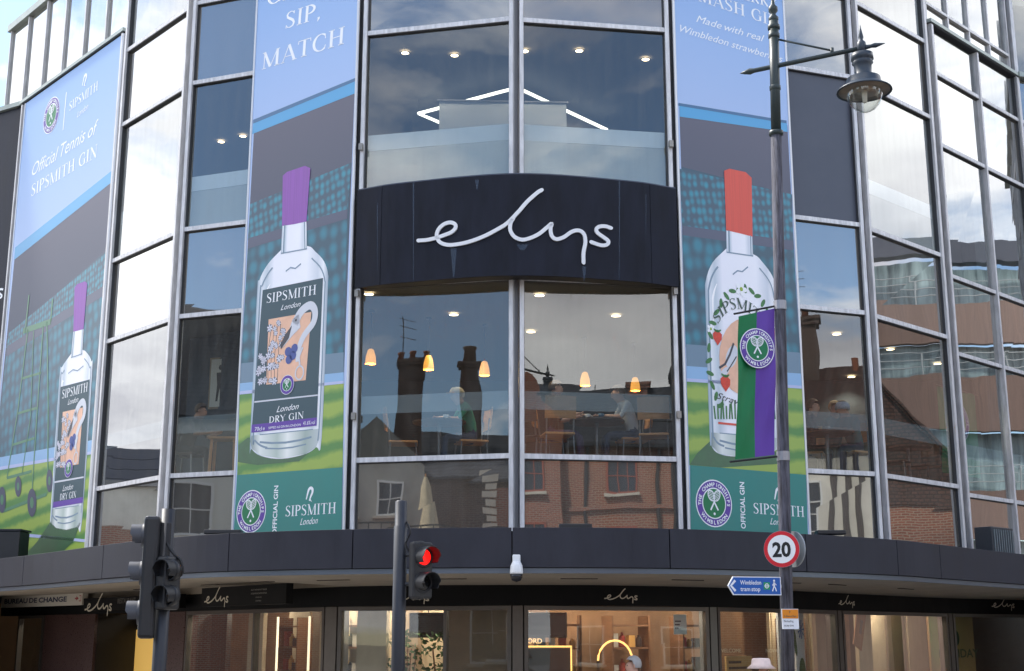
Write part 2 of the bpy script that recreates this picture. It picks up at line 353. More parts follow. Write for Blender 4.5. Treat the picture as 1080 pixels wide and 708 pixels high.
# ------------------------------------------------------------------ ground, road, pavements
def sheet(name, poly, z, mat, kind='structure', thick=None):
    mb = MB()
    if thick: mb.prism(poly, z - thick, z)
    else:
        v, f = fill(poly); mb.add([(p.x, p.y, z) for p in v], f)
    return tag(mb.build(name, mat), kind=kind)
ASPH = M('asphalt', (70, 70, 72), .9, 0, .25, 9, bump=.4, bscale=120)
sheet('ground', [(-600, -600), (600, -600), (600, 600), (-600, 600)], -.006, M('ground_earth', (96, 94, 88), .95, 0, .2, .4))
sheet('road', [(-90, 1.2), (90, 1.2), (90, 9.9), (-90, 9.9)], 0, ASPH)
PAV = M('paving', (132, 128, 122), .85, 0, .18, 3, bump=.15)
sheet('pavement_near', [(-90, -40), (90, -40), (90, .98), (-90, .98)], .12, PAV, thick=.14)
sheet('pavement_far', [(-90, 10.12), (90, 10.12), (90, 60), (-90, 60)], .12, PAV, thick=.14)
KERB = M('kerb_granite', (150, 148, 144), .8, 0, .25, 14)
sheet('kerb_near', [(-90, .985), (90, .985), (90, 1.19), (-90, 1.19)], .125, KERB, thick=.2)
sheet('kerb_far', [(-90, 9.91), (90, 9.91), (90, 10.115), (-90, 10.115)], .125, KERB, thick=.2)
YEL = M('yellow_line_paint', (205, 170, 50), .8, 0, .2, 12)
for i, y in enumerate((9.45, 9.65, 1.4, 1.6)):
    sheet('yellow_line', [(-60, y), (60, y), (60, y + .08), (-60, y + .08)], .004, YEL)
WHT = M('white_line_paint', (225, 225, 220), .8, 0, .15, 12)
for i in range(-8, 8):
    sheet('centre_dash', [(i * 4, 5.5), (i * 4 + 2, 5.5), (i * 4 + 2, 5.62), (i * 4, 5.62)], .004, WHT)

# ------------------------------------------------------------------ the store
STORE = thing('department_store', 'curved glass fronted department store with dark canopy and silver window frames', 'building', (0, 18, 0))
Z = [3.2, 4.436, 6.978, 8.426, 10.968, 12.416, 14.96, 15.7]
ZM = 13.47
FAC = {'L4': ((-10.65, 26.90), (-7.49, 23.45)), 'L3': ((-6.986, 22.149), (-5.477, 20.503)), 'L2': ((-5.289, 20.323), (-3.20, 19.543)),
       'CL': ((-2.194, 18.489), (-.034, 18.0)), 'CR': ((.163, 18.034), (2.306, 18.369)), 'R2': ((3.35, 19.277), (5.546, 20.074)),
       'R3': ((5.76, 20.28), (7.38, 21.78)), 'R4': ((7.963, 23.074), (10.45, 25.46))}
FR = {k: Frame(*v) for k, v in FAC.items()}
random.seed(21)
def pane(fr, u0, u1, z0, z1, name='glass_pane', mat=None, off=-.03, t=.012):
    JIT = [random.uniform(-.0035, .0035) for _ in range(4)]
    mb = MB(); q = [fr.pt(u0, off - t, z0), fr.pt(u0, off, z0), fr.pt(u1, off, z0), fr.pt(u1, off - t, z0)]
    P = [Vector(p) for p in q] + [Vector((p.x, p.y, z1)) for p in q]
    for j_ in range(8): P[j_] += Vector((fr.n.x, fr.n.y, 0)) * JIT[j_ % 4 // 2 * 2 + j_ // 4]
    # faces of the slab; the outer one carries the coating
    mb.add(P, [(1, 2, 6, 5)], 0); mb.add(P, [(3, 0, 4, 7)], 1)
    mb.add(P, [(0, 1, 5, 4), (2, 3, 7, 6), (0, 3, 2, 1), (4, 5, 6, 7)], 1)
    if mat is None: mat = VISION()
    return mb.build(name, [mat, BACK() if mat.name in ('vision_glass', 'shop_glass') else mat], STORE)
def bar(fr, u0, u1, z0, z1, o0, o1, name, mat, parent=None, bevel=0.):
    mb = MB(); q = [fr.pt(u0, o1, z0), fr.pt(u1, o1, z0), fr.pt(u1, o0, z0), fr.pt(u0, o0, z0)]
    mb.hexa(q + [Vector((p.x, p.y, z1)) for p in q]); return mb.build(name, mat, parent or STORE, bevel=bevel)
DARKP = M('dark_infill_panel', (70, 74, 86), .35, 0, .08, 1.5)
MW = .06
def facet(k, rows, subs=(), skip=()):
    fr = FR[k]; us = [0.] + list(subs) + [fr.w]
    for a, b in zip(rows[:-1], rows[1:]):
        i = Z.index(a) if a in Z else -1
        for j, (u0, u1) in enumerate(zip(us[:-1], us[1:])):
            e0 = 0 if j == 0 else .03; e1 = 0 if j == len(us) - 2 else .03
            vis = i in (1, 3, 5)
            if (k, i) in skip: pane(fr, u0 + e0, u1 - e1, a + .04, b - .04, 'infill_panel', DARKP)
            elif vis: pane(fr, u0 + e0, u1 - e1, a + .04, b - .04)
            else: pane(fr, u0 + e0, u1 - e1, a + .04, b - .04, 'spandrel_panel', SPAND())
    for z in rows[1:-1]:
        bar(fr, 0, fr.w, z - .04, z + .03, -.06, .03, 'transom', ALU())
        bar(fr, 0, fr.w, z - .052, z - .041, -.06, .012, 'gasket', ALUD())
    for u in subs: bar(fr, u - .03, u + .03, rows[0], rows[-1], -.062, .055, 'mullion', ALU())
    for u0, u1 in ((-MW, -.001), (fr.w + .001, fr.w + MW)): bar(fr, u0, u1, 2.9, rows[-1], -.12, .055, 'mullion', ALU())
    for u0, u1 in ((.001, .011), (fr.w - .011, fr.w - .001)): bar(fr, u0, u1, rows[0], rows[-1], -.06, .012, 'gasket', ALUD())
for k in ('L3', 'L2', 'CL', 'CR', 'R2', 'R3'): facet(k, Z, skip=(('R2', 3),))
facet('R4', [3.2, 4.436, 6.978, 8.426, 10.968, 12.416, ZM - .09], subs=(1.79,))
# recessed dark cores between neighbouring mullions and return walls where the front steps
def core(a, b, z0=3., z1=15.7, name='mullion_core', mat=None, o=-.03, t=.1):
    f = Frame(a, b); bar(f, 0, f.w, z0, z1, o - t, o, name, mat or ALUD())
def endpt(k, e, d): f = FR[k]; p = f.pt(-d if e == 0 else f.w + d, 0, 0); return (p.x, p.y)
core(endpt('L3', 1, MW), endpt('L2', 0, MW)); core(endpt('CL', 1, MW), endpt('CR', 0, MW), mat=M('core_grey', (120, 122, 126), .5, .2)); core(endpt('R2', 1, MW), endpt('R3', 0, MW))
RET = M('return_wall', (120, 122, 126), .5, .2, .1, 3)
core(endpt('L2', 1, MW), endpt('CL', 0, MW), name='return_wall', mat=RET, o=-.02); core(endpt('CR', 1, MW), endpt('R2', 0, MW), name='return_wall', mat=RET, o=-.02)
core(endpt('L4', 1, MW), endpt('L3', 0, MW), name='return_wall', mat=ALU(), o=-.02); core(endpt('R3', 1, MW), endpt('R4', 0, MW), name='return_wall', mat=ALU(), o=-.02)
# left wing behind the big banner and the strip of windows above the gutter
f4 = FR['L4']
bar(f4, 0, f4.w, 3.0, ZM - .1, -.12, -.02, 'wing_wall', RET)
for k in ('L4', 'R4'):
    f = FR[k]; n = 6 if k == 'L4' else 4; ex = 1.4 if k == 'L4' else .0
    lo, hi = (-ex, f.w) if k == 'L4' else (0, f.w); st = (hi - lo) / n
    bar(f, lo - .1, hi + .08, ZM - .08, ZM - .01, -.14, .09, 'gutter', M('gutter_metal', (150, 160, 156), .4, .3, .15, 4))
    bar(f, lo - .1, hi + .08, ZM - .1, ZM - .081, -.1, .06, 'gutter_lip', ALUD())
    for i in range(n):
        if k == 'R4':
            pane(f, lo + st * i + .03, lo + st * (i + 1) - .03, ZM + .03, ZM + .36, 'spandrel_panel', SPAND(), off=-.1); pane(f, lo + st * i + .03, lo + st * (i + 1) - .03, ZM + .43, 15.62, off=-.1)
        else: pane(f, lo + st * i + .025, lo + st * (i + 1) - .025, ZM + .03, 15.62, off=-.1, mat=SPAND())
    if k == 'R4': bar(f, lo, hi, ZM + .365, ZM + .42, -.13, -.04, 'transom', ALU())
    for i in range(n + 1): bar(f, lo + st * i - .024, lo + st * i + .024, ZM + .005, 15.62, -.13, -.045, 'mullion', ALU())
    for u0, u1 in ((-MW, -.001), (hi + .001, hi + MW)): bar(f, u0, u1, 2.9, ZM - .12, -.12, .075, 'mullion', ALU())
    bar(f, lo - .12, hi + .1, 15.63, 15.8, -.3, .0, 'parapet_coping', M('coping_metal', (160, 168, 162), .4, .3, .15, 4))
# outer wings
fl5 = Frame((-16.5, 30.35), (-10.70, 26.98)); fr5 = Frame((10.53, 25.55), (17.5, 27.8))
bar(fl5, 0, fl5.w, 3.0, ZM - .1, -.2, 0, 'wing_cladding', SLATE()); bar(fl5, 0, fl5.w, ZM - .095, ZM + .005, -.3, .08, 'gutter', M('gutter_metal', (150, 160, 156)))
for j in range(4):
    us = [fr5.w / 4 * j + .04, fr5.w / 4 * (j + 1) - .04]
    for a, b, kind in ((3.2, 4.40, 0), (4.47, 6.94, 1), (7.01, 8.39, 0), (8.46, 10.93, 1), (11.0, 12.38, 0), (12.45, 13.36, 0), (13.5, 15.6, 1)):
        pane(fr5, us[0], us[1], a, b, 'glass_pane' if kind else 'spandrel_panel', VISION() if kind else SPAND())
    bar(fr5, us[0] - .08, us[0], 3., 15.6, -.1, .06, 'mullion', ALU())
for z in (4.436, 6.978, 8.426, 10.968, 12.416): bar(fr5, 0, fr5.w, z - .036, z + .034, -.06, .04, 'transom', ALU())
bar(fr5, 0, fr5.w, ZM - .09, ZM + .02, -.14, .13, 'gutter', M('gutter_metal', (150, 160, 156)))
for k in ('L3', 'L2', 'CL', 'CR', 'R2', 'R3'):
    f = FR[k]; bar(f, -.1, f.w + .1, 15.705, 15.85, -.3, .09, 'parapet_coping', M('coping_metal', (160, 168, 162)))

# floors, ceilings and inner walls of the upper storeys
OUT = [(-16, 31), (-10.6, 27.15), (-7.4, 23.7), (-6.8, 22.4), (-5.3, 20.65), (-3.2, 19.8), (-2.1, 18.75), (.06, 18.25), (2.25, 18.63), (3.3, 19.5), (5.6, 20.4), (7.2, 21.95), (7.85, 23.35), (10.4, 25.75), (17, 28)]
PLAN = OUT + [(17, 40), (-16, 40)]
CEIL = M('ceiling_plaster', (120, 120, 118), .9); FLR = M('interior_floor', (72, 58, 48), .5, 0, .2, 2); INW = M('interior_wall', (96, 100, 104), .9, 0, .1, 1)
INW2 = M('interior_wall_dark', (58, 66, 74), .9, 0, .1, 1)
for z0, z1 in ((4.05, 4.41), (7.07, 8.40), (11.06, 12.39), (15.2, 15.62)):
    pl_ = PLAN if z0 < 13 else [(-11.4, 28.2)] + OUT[1:] + [(17, 40), (-11.4, 40)]
    mb = MB(); mb.prism(pl_, z0 + .02, z1 - .02); mb.build('floor_slab', CEIL, STORE)
    mb = MB(); mb.prism(pl_, z1 - .018, z1); mb.build('floor_finish', FLR, STORE)
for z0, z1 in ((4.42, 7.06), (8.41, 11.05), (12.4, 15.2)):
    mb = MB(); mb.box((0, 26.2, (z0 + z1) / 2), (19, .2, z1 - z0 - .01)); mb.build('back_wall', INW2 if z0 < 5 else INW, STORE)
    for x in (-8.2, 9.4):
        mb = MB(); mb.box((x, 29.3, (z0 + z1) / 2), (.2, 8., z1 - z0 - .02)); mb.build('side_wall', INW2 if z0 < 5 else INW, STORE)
# safety film bands behind the glass at rail height
for k in ('L3', 'L2', 'CL', 'CR', 'R2', 'R3', 'R4'):
    f = FR[k]
    bar(f, .02, f.w - .02, 5.10, 5.36, -.075, -.072, 'safety_film_band', film('rail_film', (170, 180, 186), .4))
    if k != 'R2' and k != 'R4':
        bar(f, .02, f.w - .02, 9.09, 9.34, -.075, -.072, 'safety_film_band', film('rail_film_bright', (240, 244, 246), .9))
        bar(f, .02, f.w - .02, 8.48, 9.085, -.075, -.072, 'reflection_haze_film', film('reflection_haze_film', (226, 228, 224), .6))  # pale sheet below the rail band: bright reflection haze put into its colour

# ------------------------------------------------------------------ canopy
CAN = [(-13.2, 27.6), (-10.6, 25.0), (-8.27, 22.53), (-6.11, 19.85), (-4.99, 18.59), (-3.75, 17.57), (-2.03, 16.89), (0, 16.62), (2.0, 16.81), (3.92, 17.7), (5.45, 18.78), (6.37, 19.77), (8.52, 22.11), (10.6, 24.2), (14.5, 26.4)]
curve = [p.to_2d() for p in catmull([(x, y, 0) for x, y in CAN], 8)]
def offs(c, d):
    o = []
    for i, p in enumerate(c):
        t = (c[min(i + 1, len(c) - 1)] - c[max(i - 1, 0)]).normalized(); o.append(p + Vector((-t.y, t.x)) * d)
    return o
JOINT = [0, 8, 16, 24, 40, 48, 56, 64, 72, 80, 88, 96, 104, 112]
FASC = M('canopy_slate_panel', (50, 51, 59), .55, 0, .14, 1.6, stretch=(2, 2, .7), bump=.06, bscale=60, spec=.22)
for a, b in zip(JOINT[:-1], JOINT[1:]):
    seg = curve[a:b + 1]; d0 = (seg[1] - seg[0]).normalized() * .007; d1 = (seg[-1] - seg[-2]).normalized() * .007
    seg = [seg[0] + d0] + seg[1:-1] + [seg[-1] - d1]
    MB().band(seg, .05, 2.845, 3.34).build('fascia_panel', FASC, STORE, bevel=.004)
MB().band(offs(curve, .055), .08, 2.80, 3.30).build('canopy_edge_beam', M('beam_dark', (20, 21, 24), .7), STORE)
MB().band(offs(curve, .035), .05, 2.775, 2.838).build('drip_trim', M('trim_grey', (92, 100, 110), .4, .3), STORE)
inner = offs(curve, 2.75)
SOF = lambda i: .11 * max(0., min(1., (38 - i) / 10.))      # the soffit rises a little towards the bureau sign
mb = MB(); mb.strip([(p.x, p.y, 2.79) for p in offs(curve, .14)], [(p.x, p.y, 2.735 + SOF(i)) for i, p in enumerate(inner)]); mb.strip([(p.x, p.y, 3.0) for p in inner], [(p.x, p.y, 3.0) for p in offs(curve, .14)])
mb.build('canopy_soffit', M('soffit_render', (176, 164, 148), .8, 0, .12, 2), STORE)
roofin = offs(curve, 2.2)
mb = MB(); mb.strip([(p.x, p.y, 3.3) for p in roofin], [(p.x, p.y, 3.26) for p in offs(curve, .06)]); mb.build('canopy_deck', M('deck_felt', (66, 66, 68), .95, 0, .2, 3), STORE)
for i in range(20, 100, 8):                                  # soffit vents
    p = offs(curve, 1.3)[i]; t = (curve[i + 1] - curve[i - 1]).normalized()
    MB().box((p.x, p.y, 2.762), (.5, .05, .012), math.atan2(t.y, t.x)).build('soffit_vent', M('vent_dark', (70, 62, 54), .8), STORE)

# ------------------------------------------------------------------ ground-floor shopfront
def on_curve(c, u, v=665):
    d = sight(u, v); best = None
    for i in range(len(c) - 1):
        a, e = c[i], c[i + 1] - c[i]; den = d.x * e.y - d.y * e.x
        if abs(den) < 1e-9: continue
        k = (a.x * e.y - a.y * e.x) / den; t = (a.x * d.y - a.y * d.x) / den
        if 0 <= t <= 1 and k > 0: return i + t
    return None
def c_at(c, s): i = min(int(s), len(c) - 2); return c[i].lerp(c[i + 1], s - i)
BLK = M('shop_fascia_black', (9, 9, 10), .6, 0, .1, 2, spec=.2)
MB().band(inner, .55, 2.445, 2.735).build('shop_fascia', BLK, STORE)
MB().band(inner[:39], .5, 2.736, 2.86).build('shop_lintel', M('lintel_cream', (150, 140, 126), .7, 0, .1, 2), STORE)
SFR = M('shop_frame_bronze', (96, 90, 84), .4, .5, .1, 4); GRAN = M('pier_granite', (78, 58, 54), .3, 0, .3, 40)
STALL = M('stall_riser', (40, 40, 42), .4)
BAYS = [(-45, 46), (197, 343, 265), (357, 540, 466), (553, 748), (757, 883), (889, 1000), (1006, 1092)]
SHOPF = []
for bay in BAYS:
    s0, s1 = on_curve(inner, bay[0]), on_curve(inner, bay[1])
    if s0 is None: s0 = 2.
    if s1 is None: s1 = len(inner) - 3.
    a, b = c_at(inner, s0), c_at(inner, s1); f = Frame(a, b, -.03); SHOPF.append(f)
    mb = MB()
    def bx(u0, u1, z0, z1, o0=-.06, o1=.05):
        q = [f.pt(u0, o1, z0), f.pt(u1, o1, z0), f.pt(u1, o0, z0), f.pt(u0, o0, z0)]; mb.hexa(q + [Vector((p.x, p.y, z1)) for p in q])
    bx(0, .06, .12, 2.44); bx(f.w - .06, f.w, .12, 2.44); bx(.0601, f.w - .0601, 2.38, 2.4399); bx(.0601, f.w - .0601, .12, .42)
    us = [.06]
    for x in bay[2:]:
        sm = on_curve(inner, x); u = (c_at(inner, sm) - f.o).dot(f.t); bx(u - .025, u + .025, .42, 2.38); us += [u - .025, u + .025]
    us.append(f.w - .06)
    wf = mb.build('shop_window_frame', SFR, STORE)
    for u0, u1 in zip(us[::2], us[1::2]):
        p = pane(f, u0 + .002, u1 - .002, .422, 2.378, 'shop_pane', glass('shop_glass', (.9, .92, .91, 1), .07, wave=.002, power=2.2, dirt=.05), off=-.0)
# piers between the bays
def pier(x0, x1, mat=GRAN, z1=2.44, o=0.02, name='pier'):
    a, b = c_at(inner, on_curve(inner, x0)), c_at(inner, on_curve(inner, x1)); f = Frame(a, b, o); return bar(f, 0, f.w, .12, z1, -.25, 0, name, mat)
pier(344, 356, SFR); pier(541, 552, SFR); pier(749, 756, SFR); pier(884, 888, SFR); pier(1001, 1005, SFR); pier(48, 101); pier(176, 196)
# recessed entrance with lit back-lit panels
a, b = c_at(inner, on_curve(inner, 101.5)), c_at(inner, on_curve(inner, 175.5)); fe = Frame(a, b, -.9)
DARKI = M('entrance_dark', (30, 28, 28), .6)
bar(fe, -.6, fe.w + .6, .12, 2.44, -.1, 0, 'entrance_wall', DARKI)
for u in (-.05, fe.w + .05): bar(fe, u - .04, u + .04, .12, 2.44, .02, .86, 'entrance_side', DARKI)
for x0, x1 in ((119, 130), (139, 166)):
    d0, d1 = fe.uv(x0, 670), fe.uv(x1, 670); bar(fe, d0.x, d1.x, .3, 2.14, .01, .03, 'lightbox_panel', EM('lightbox_warm', (226, 180, 95), .28)); bar(fe, d0.x - .03, d0.x - .002, .2, 2.2, .01, .05, 'door_stile', M('stile_black', (14, 14, 15), .4))
# shop interior shell
def inside(p, d): v = Vector((0, 29)) - p; return p + v.normalized() * d
fl_ = [inside(p, .35) for p in inner[2:108]]
mb = MB(); mb.prism([(p.x, p.y) for p in fl_] + [(10.5, 31), (-11.5, 31)], .1, .126); mb.build('shop_floor', M('shop_floor_tile', (150, 130, 110), .3, 0, .15, 2), STORE)
mb = MB(); mb.prism([(p.x, p.y) for p in [inside(p, .3) for p in inner[2:108]]] + [(10.5, 31), (-11.5, 31)], 2.75, 2.9); mb.build('shop_ceiling', M('shop_ceiling', (150, 140, 128), .9), STORE)
mb = MB(); mb.band([inside(p, 2.3) for p in inner[4:108:4]], .1, .13, 2.74); mb.build('shop_back_wall', M('shop_back_wall', (138, 104, 76), .8, 0, .3, 1.0), STORE)
mb = MB(); mb.box((0, 31.2, 1.44), (34, .2, 2.63)); mb.build('stock_room_wall', M('stock_wall', (120, 96, 74), .85, 0, .2, .8), STORE)
mb = MB(); mb.box((0, 41, 7.8), (36, .3, 15.5)); mb.build('rear_wall', RET, STORE)
for x in (-16.6, 17.4): mb = MB(); mb.box((x, 35.6, 6.7), (.25, 10.4, 13.2)); mb.build('flank_wall', RET, STORE)
bar(fl5, 0, fl5.w, .12, 2.99, -.3, -.1, 'wing_base', GRAN); bar(fr5, 0, fr5.w, .12, 2.99, -.3, -.1, 'wing_base', GRAN)
# ------------------------------------------------------------------ curved name sign over the middle windows
SIGN = thing('shop_sign', 'big curved dark navy sign with white handwritten elys lettering above middle windows', 'sign', (0.07, 17.7, 6.9))
arc = [p.to_2d() for p in catmull([(-2.27, 18.30, 0), (-1.55, 17.98, 0), (.07, 17.60, 0), (1.65, 17.90, 0), (2.40, 18.22, 0)], 8)]
def signmat():
    m = M('sign_navy', (28, 31, 42), .6, 0, .3, 1.5, stretch=(3, 3, .8), spec=.18); return m
STREAK = film('lime_streak', (118, 136, 158), .22)
for a, b in ((0, 5), (5, 27), (27, 32)):
    seg = arc[a:b + 1]; MB().band([seg[0] + (seg[1] - seg[0]).normalized() * .004] + seg[1:-1] + [seg[-1] - (seg[-1] - seg[-2]).normalized() * .004], .04, 6.9, 8.385).build('sign_panel', signmat(), SIGN)
MB().band(offs(arc, .045), .3, 6.93, 8.33).build('sign_box', M('sign_box_dark', (22, 23, 27), .6), SIGN)
mb = MB(); mb.band(offs(arc, .02), .03, 8.386, 8.41); mb.build('sign_capping', M('capping_navy', (62, 68, 84), .4), SIGN)
def on_arc(u, v, off):
    s = on_curve(arc, u, v); p = c_at(arc, s); d = sight(u, v); k = p.y / d.y; z = EYE.z + d.z * k
    i = min(int(s), len(arc) - 2); t = (arc[i + 1] - arc[i]).normalized(); q = p + Vector((t.y, -t.x)) * off; return Vector((q.x, q.y, z)), t
for st in ELYS:
    P = catmull([(430 + x / 4.696, 190 + y / 4.696, 0) for x, y in st], 4); L_, Rr = [], []
    Q = [on_arc(p.x, p.y, 0) for p in P]; pts = [q[0] for q in Q]; F_, B_ = [], []
    for i, (p, t) in enumerate(Q):
        d = pts[min(i + 1, len(pts) - 1)] - pts[max(i - 1, 0)]; t3 = Vector((t.x, t.y, 0)); n3 = Vector((t.y, -t.x, 0)); a = d.dot(t3); b = d.z
        ln = math.hypot(a, b) or 1; w3 = (t3 * (-b / ln) + Vector((0, 0, 1)) * (a / ln)) * .0265; F_.append((p + n3 * .03 + w3, p + n3 * .03 - w3, p + n3 * .006 + w3, p + n3 * .006 - w3))
    mb = MB(); n = len(F_); vv = [q[j] for j in range(4) for q in F_]; fs = []
    for i in range(n - 1):
        fs += [(i, n + i, n + i + 1, i + 1), (2 * n + i, i, i + 1, 2 * n + i + 1), (n + i, 3 * n + i, 3 * n + i + 1, n + i + 1)]
    fs += [(0, 2 * n, 3 * n, n), (n - 1, 2 * n - 1, 4 * n - 1, 3 * n - 1)]
    mb.add(vv, fs)
    for e in (F_[0], F_[-1]):       # rounded ends
        c0 = (e[0] + e[1]) / 2; w = (e[0] - e[1]) / 2; t3 = w.cross(Vector((0, -1, 0))).normalized() * w.length
        mb.add([c0 + w * math.cos(a) + t3 * math.sin(a) for a in (2 * math.pi * j / 12 for j in range(12))], [tuple(range(12))])
    mb.build('lettering', M('letter_white', (226, 228, 232), .4), SIGN)
random.seed(3)
def streak(u, v0, v1, w):
    (p0, t), (p1, _) = on_arc(u, v0, .003), on_arc(u, v1, .003); t = Vector((t.x, t.y, 0)); mb = MB()
    mb.add([p0 - t * w, p0 + t * w, p1 + t * w * .25, p1 - t * w * .25], [(3, 2, 1, 0)]); mb.build('lime_streak', STREAK, SIGN)
for u, v0, v1, w in ((436, 193, 298, .012), (653, 191, 297, .01), (478.5, 262, 292, .045), (551, 258, 264, .09), (616, 281, 297, .03), (503, 190, 200, .03)  , (398, 215, 285, .008), (681, 205, 250, .008)): streak(u, v0, v1, w)

# ------------------------------------------------------------------ printed banners
def gradmat(name, stops, axis):
    m = bpy.data.materials.new(name); m.use_nodes = True; n = m.node_tree.nodes; l = m.node_tree.links; p = n['Principled BSDF']; p.inputs['Roughness'].default_value = .5
    tc = n.new('ShaderNodeTexCoord'); sp = n.new('ShaderNodeSeparateXYZ'); l.new(tc.outputs['Generated'], sp.inputs[0]); r = n.new('ShaderNodeValToRGB'); l.new(sp.outputs[axis], r.inputs[0])
    e = r.color_ramp.elements; e[0].position, e[1].position = stops[0][0], stops[-1][0]; e[0].color, e[1].color = lin(stops[0][1]), lin(stops[-1][1])
    for q, c in stops[1:-1]: e.new(q).color = lin(c)
    l.new(r.outputs[0], p.inputs['Base Color']); MATS[name] = m; return m
WHP = M('print_white', (236, 240, 246), .38); TEAL = M('print_teal', (0, 122, 116), .36, 0, .06, 1.4)
PUR = M('print_purple', (92, 58, 158), .5); GRN = M('print_green', (0, 118, 72), .5); LBL = M('print_label', (46, 76, 88), .5)
GRASS1 = M('print_grass_dark', (96, 144, 70), .36, 0, .14, 5, stretch=(1, 1, 4)); GRASS2 = M('print_grass_light', (150, 172, 76), .36, 0, .14, 6, stretch=(1, 1, 4)); GRSH = M('print_grass_shadow', (58, 98, 66), .36, 0, .12, 5)
STAND = gradmat('print_stand', [(0, (44, 76, 96)), (.5, (74, 84, 102)), (1, (96, 96, 112))], 2); STAND2 = M('print_stand_low', (46, 80, 100), .36, 0, .12, 1.2)
SEATM = M('print_seat', (60, 122, 144), .36, 0, .2, 3); SEATD = M('print_seat_dark', (52, 102, 124), .36, 0, .2, 3)
BLUE = M('print_blue', (74, 158, 208), .36); BLUE2 = M('print_blue_edge', (56, 104, 146), .36); LAV = M('print_lavender', (176, 186, 224), .36)
PEACH = M('print_peach', (226, 178, 150), .36, 0, .1, 4); INK = M('print_ink', (40, 44, 60), .36); SILV = M('print_silver', (206, 210, 220), .5)
BERRY = M('print_berry', (66, 84, 150), .5); REDC = M('print_red_cap', (214, 84, 70), .5, 0, .08, 3, stretch=(9, 1, .2)); PURC = M('print_purple_cap', (140, 84, 170), .5, 0, .12, 3, stretch=(9, 1, .2))
STRB = M('print_strawberry', (206, 62, 44), .5, 0, .15, 30); LEAF = M('print_leaf', (58, 116, 62), .5, 0, .2, 12)
SKYP = gradmat('print_sky', [(0, (188, 204, 236)), (.55, (182, 200, 234)), (.8, (158, 186, 228)), (1, (132, 170, 220))], 2)
BOTP = gradmat('print_bottle_glass', [(0, (150, 172, 190)), (.06, (226, 232, 240)), (.14, (190, 204, 216)), (.24, (236, 238, 248)), (.7, (240, 242, 250)), (.85, (206, 214, 226)), (.93, (236, 240, 246)), (1, (140, 160, 178))], 0)
BASEP = gradmat('print_bottle_base', [(0, (120, 140, 140)), (.15, (226, 232, 230)), (.4, (180, 196, 190)), (.55, (236, 240, 238)), (.8, (160, 178, 172)), (1, (190, 200, 204))], 0)

def softprint(name, kind, dark, light, scale, rough=.36):
    """blurred photographic print: rows of seats (cells) or mown grass (bands)"""
    m = bpy.data.materials.new(name); m.use_nodes = True; n = m.node_tree.nodes; l = m.node_tree.links; p = n['Principled BSDF']; p.inputs['Roughness'].default_value = rough
    tc = n.new('ShaderNodeTexCoord'); mp = n.new('ShaderNodeMapping'); l.new(tc.outputs['Object'], mp.inputs[0]); nz = n.new('ShaderNodeTexNoise'); nz.inputs['Scale'].default_value = 2.2; nz.inputs['Detail'].default_value = 5; l.new(mp.outputs[0], nz.inputs['Vector'])
    r = n.new('ShaderNodeValToRGB'); e = r.color_ramp.elements
    if kind == 'seats':
        mp.inputs['Scale'].default_value = (1, .0, .82); mp.inputs['Rotation'].default_value = (0, R(8), 0)
        t = n.new('ShaderNodeTexVoronoi'); t.feature = 'SMOOTH_F1'; t.inputs['Scale'].default_value = scale; t.inputs['Smoothness'].default_value = .55; t.inputs['Randomness'].default_value = .32; l.new(mp.outputs[0], t.inputs['Vector'])
        ad = n.new('ShaderNodeMath'); ad.operation = 'MULTIPLY_ADD'; l.new(nz.outputs[0], ad.inputs[0]); ad.inputs[1].default_value = .42; l.new(t.outputs['Distance'], ad.inputs[2]); l.new(ad.outputs[0], r.inputs[0])
        e[0].position, e[1].position = .36, .74; e[0].color, e[1].color = lin(light), lin(dark)
    else:
        mp.inputs['Rotation'].default_value = (0, R(5), 0); t = n.new('ShaderNodeTexWave'); t.wave_type = 'BANDS'; t.bands_direction = 'Z'; t.inputs['Scale'].default_value = scale; t.inputs['Distortion'].default_value = 1.2; t.inputs['Detail'].default_value = 4; t.inputs['Detail Scale'].default_value = 5; l.new(mp.outputs[0], t.inputs['Vector'])
        ad = n.new('ShaderNodeMath'); ad.operation = 'MULTIPLY_ADD'; l.new(nz.outputs[0], ad.inputs[0]); ad.inputs[1].default_value = .5; l.new(t.outputs[1], ad.inputs[2]); l.new(ad.outputs[0], r.inputs[0]); e[0].position, e[1].position = .35, 1.15 if False else .98; e[0].color, e[1].color = lin(dark), lin(light)
    l.new(r.outputs[0], p.inputs['Base Color']); MATS[name] = m; return m
SEATS_HI = softprint('print_seats_far', 'seats', (52, 82, 102), (40, 138, 160), 9); SEATS_LO = softprint('print_seats_near', 'seats', (40, 80, 100), (36, 122, 144), 4.6)
GRASSP = softprint('print_mown_grass', 'grass', (76, 132, 62), (146, 172, 72), .85)
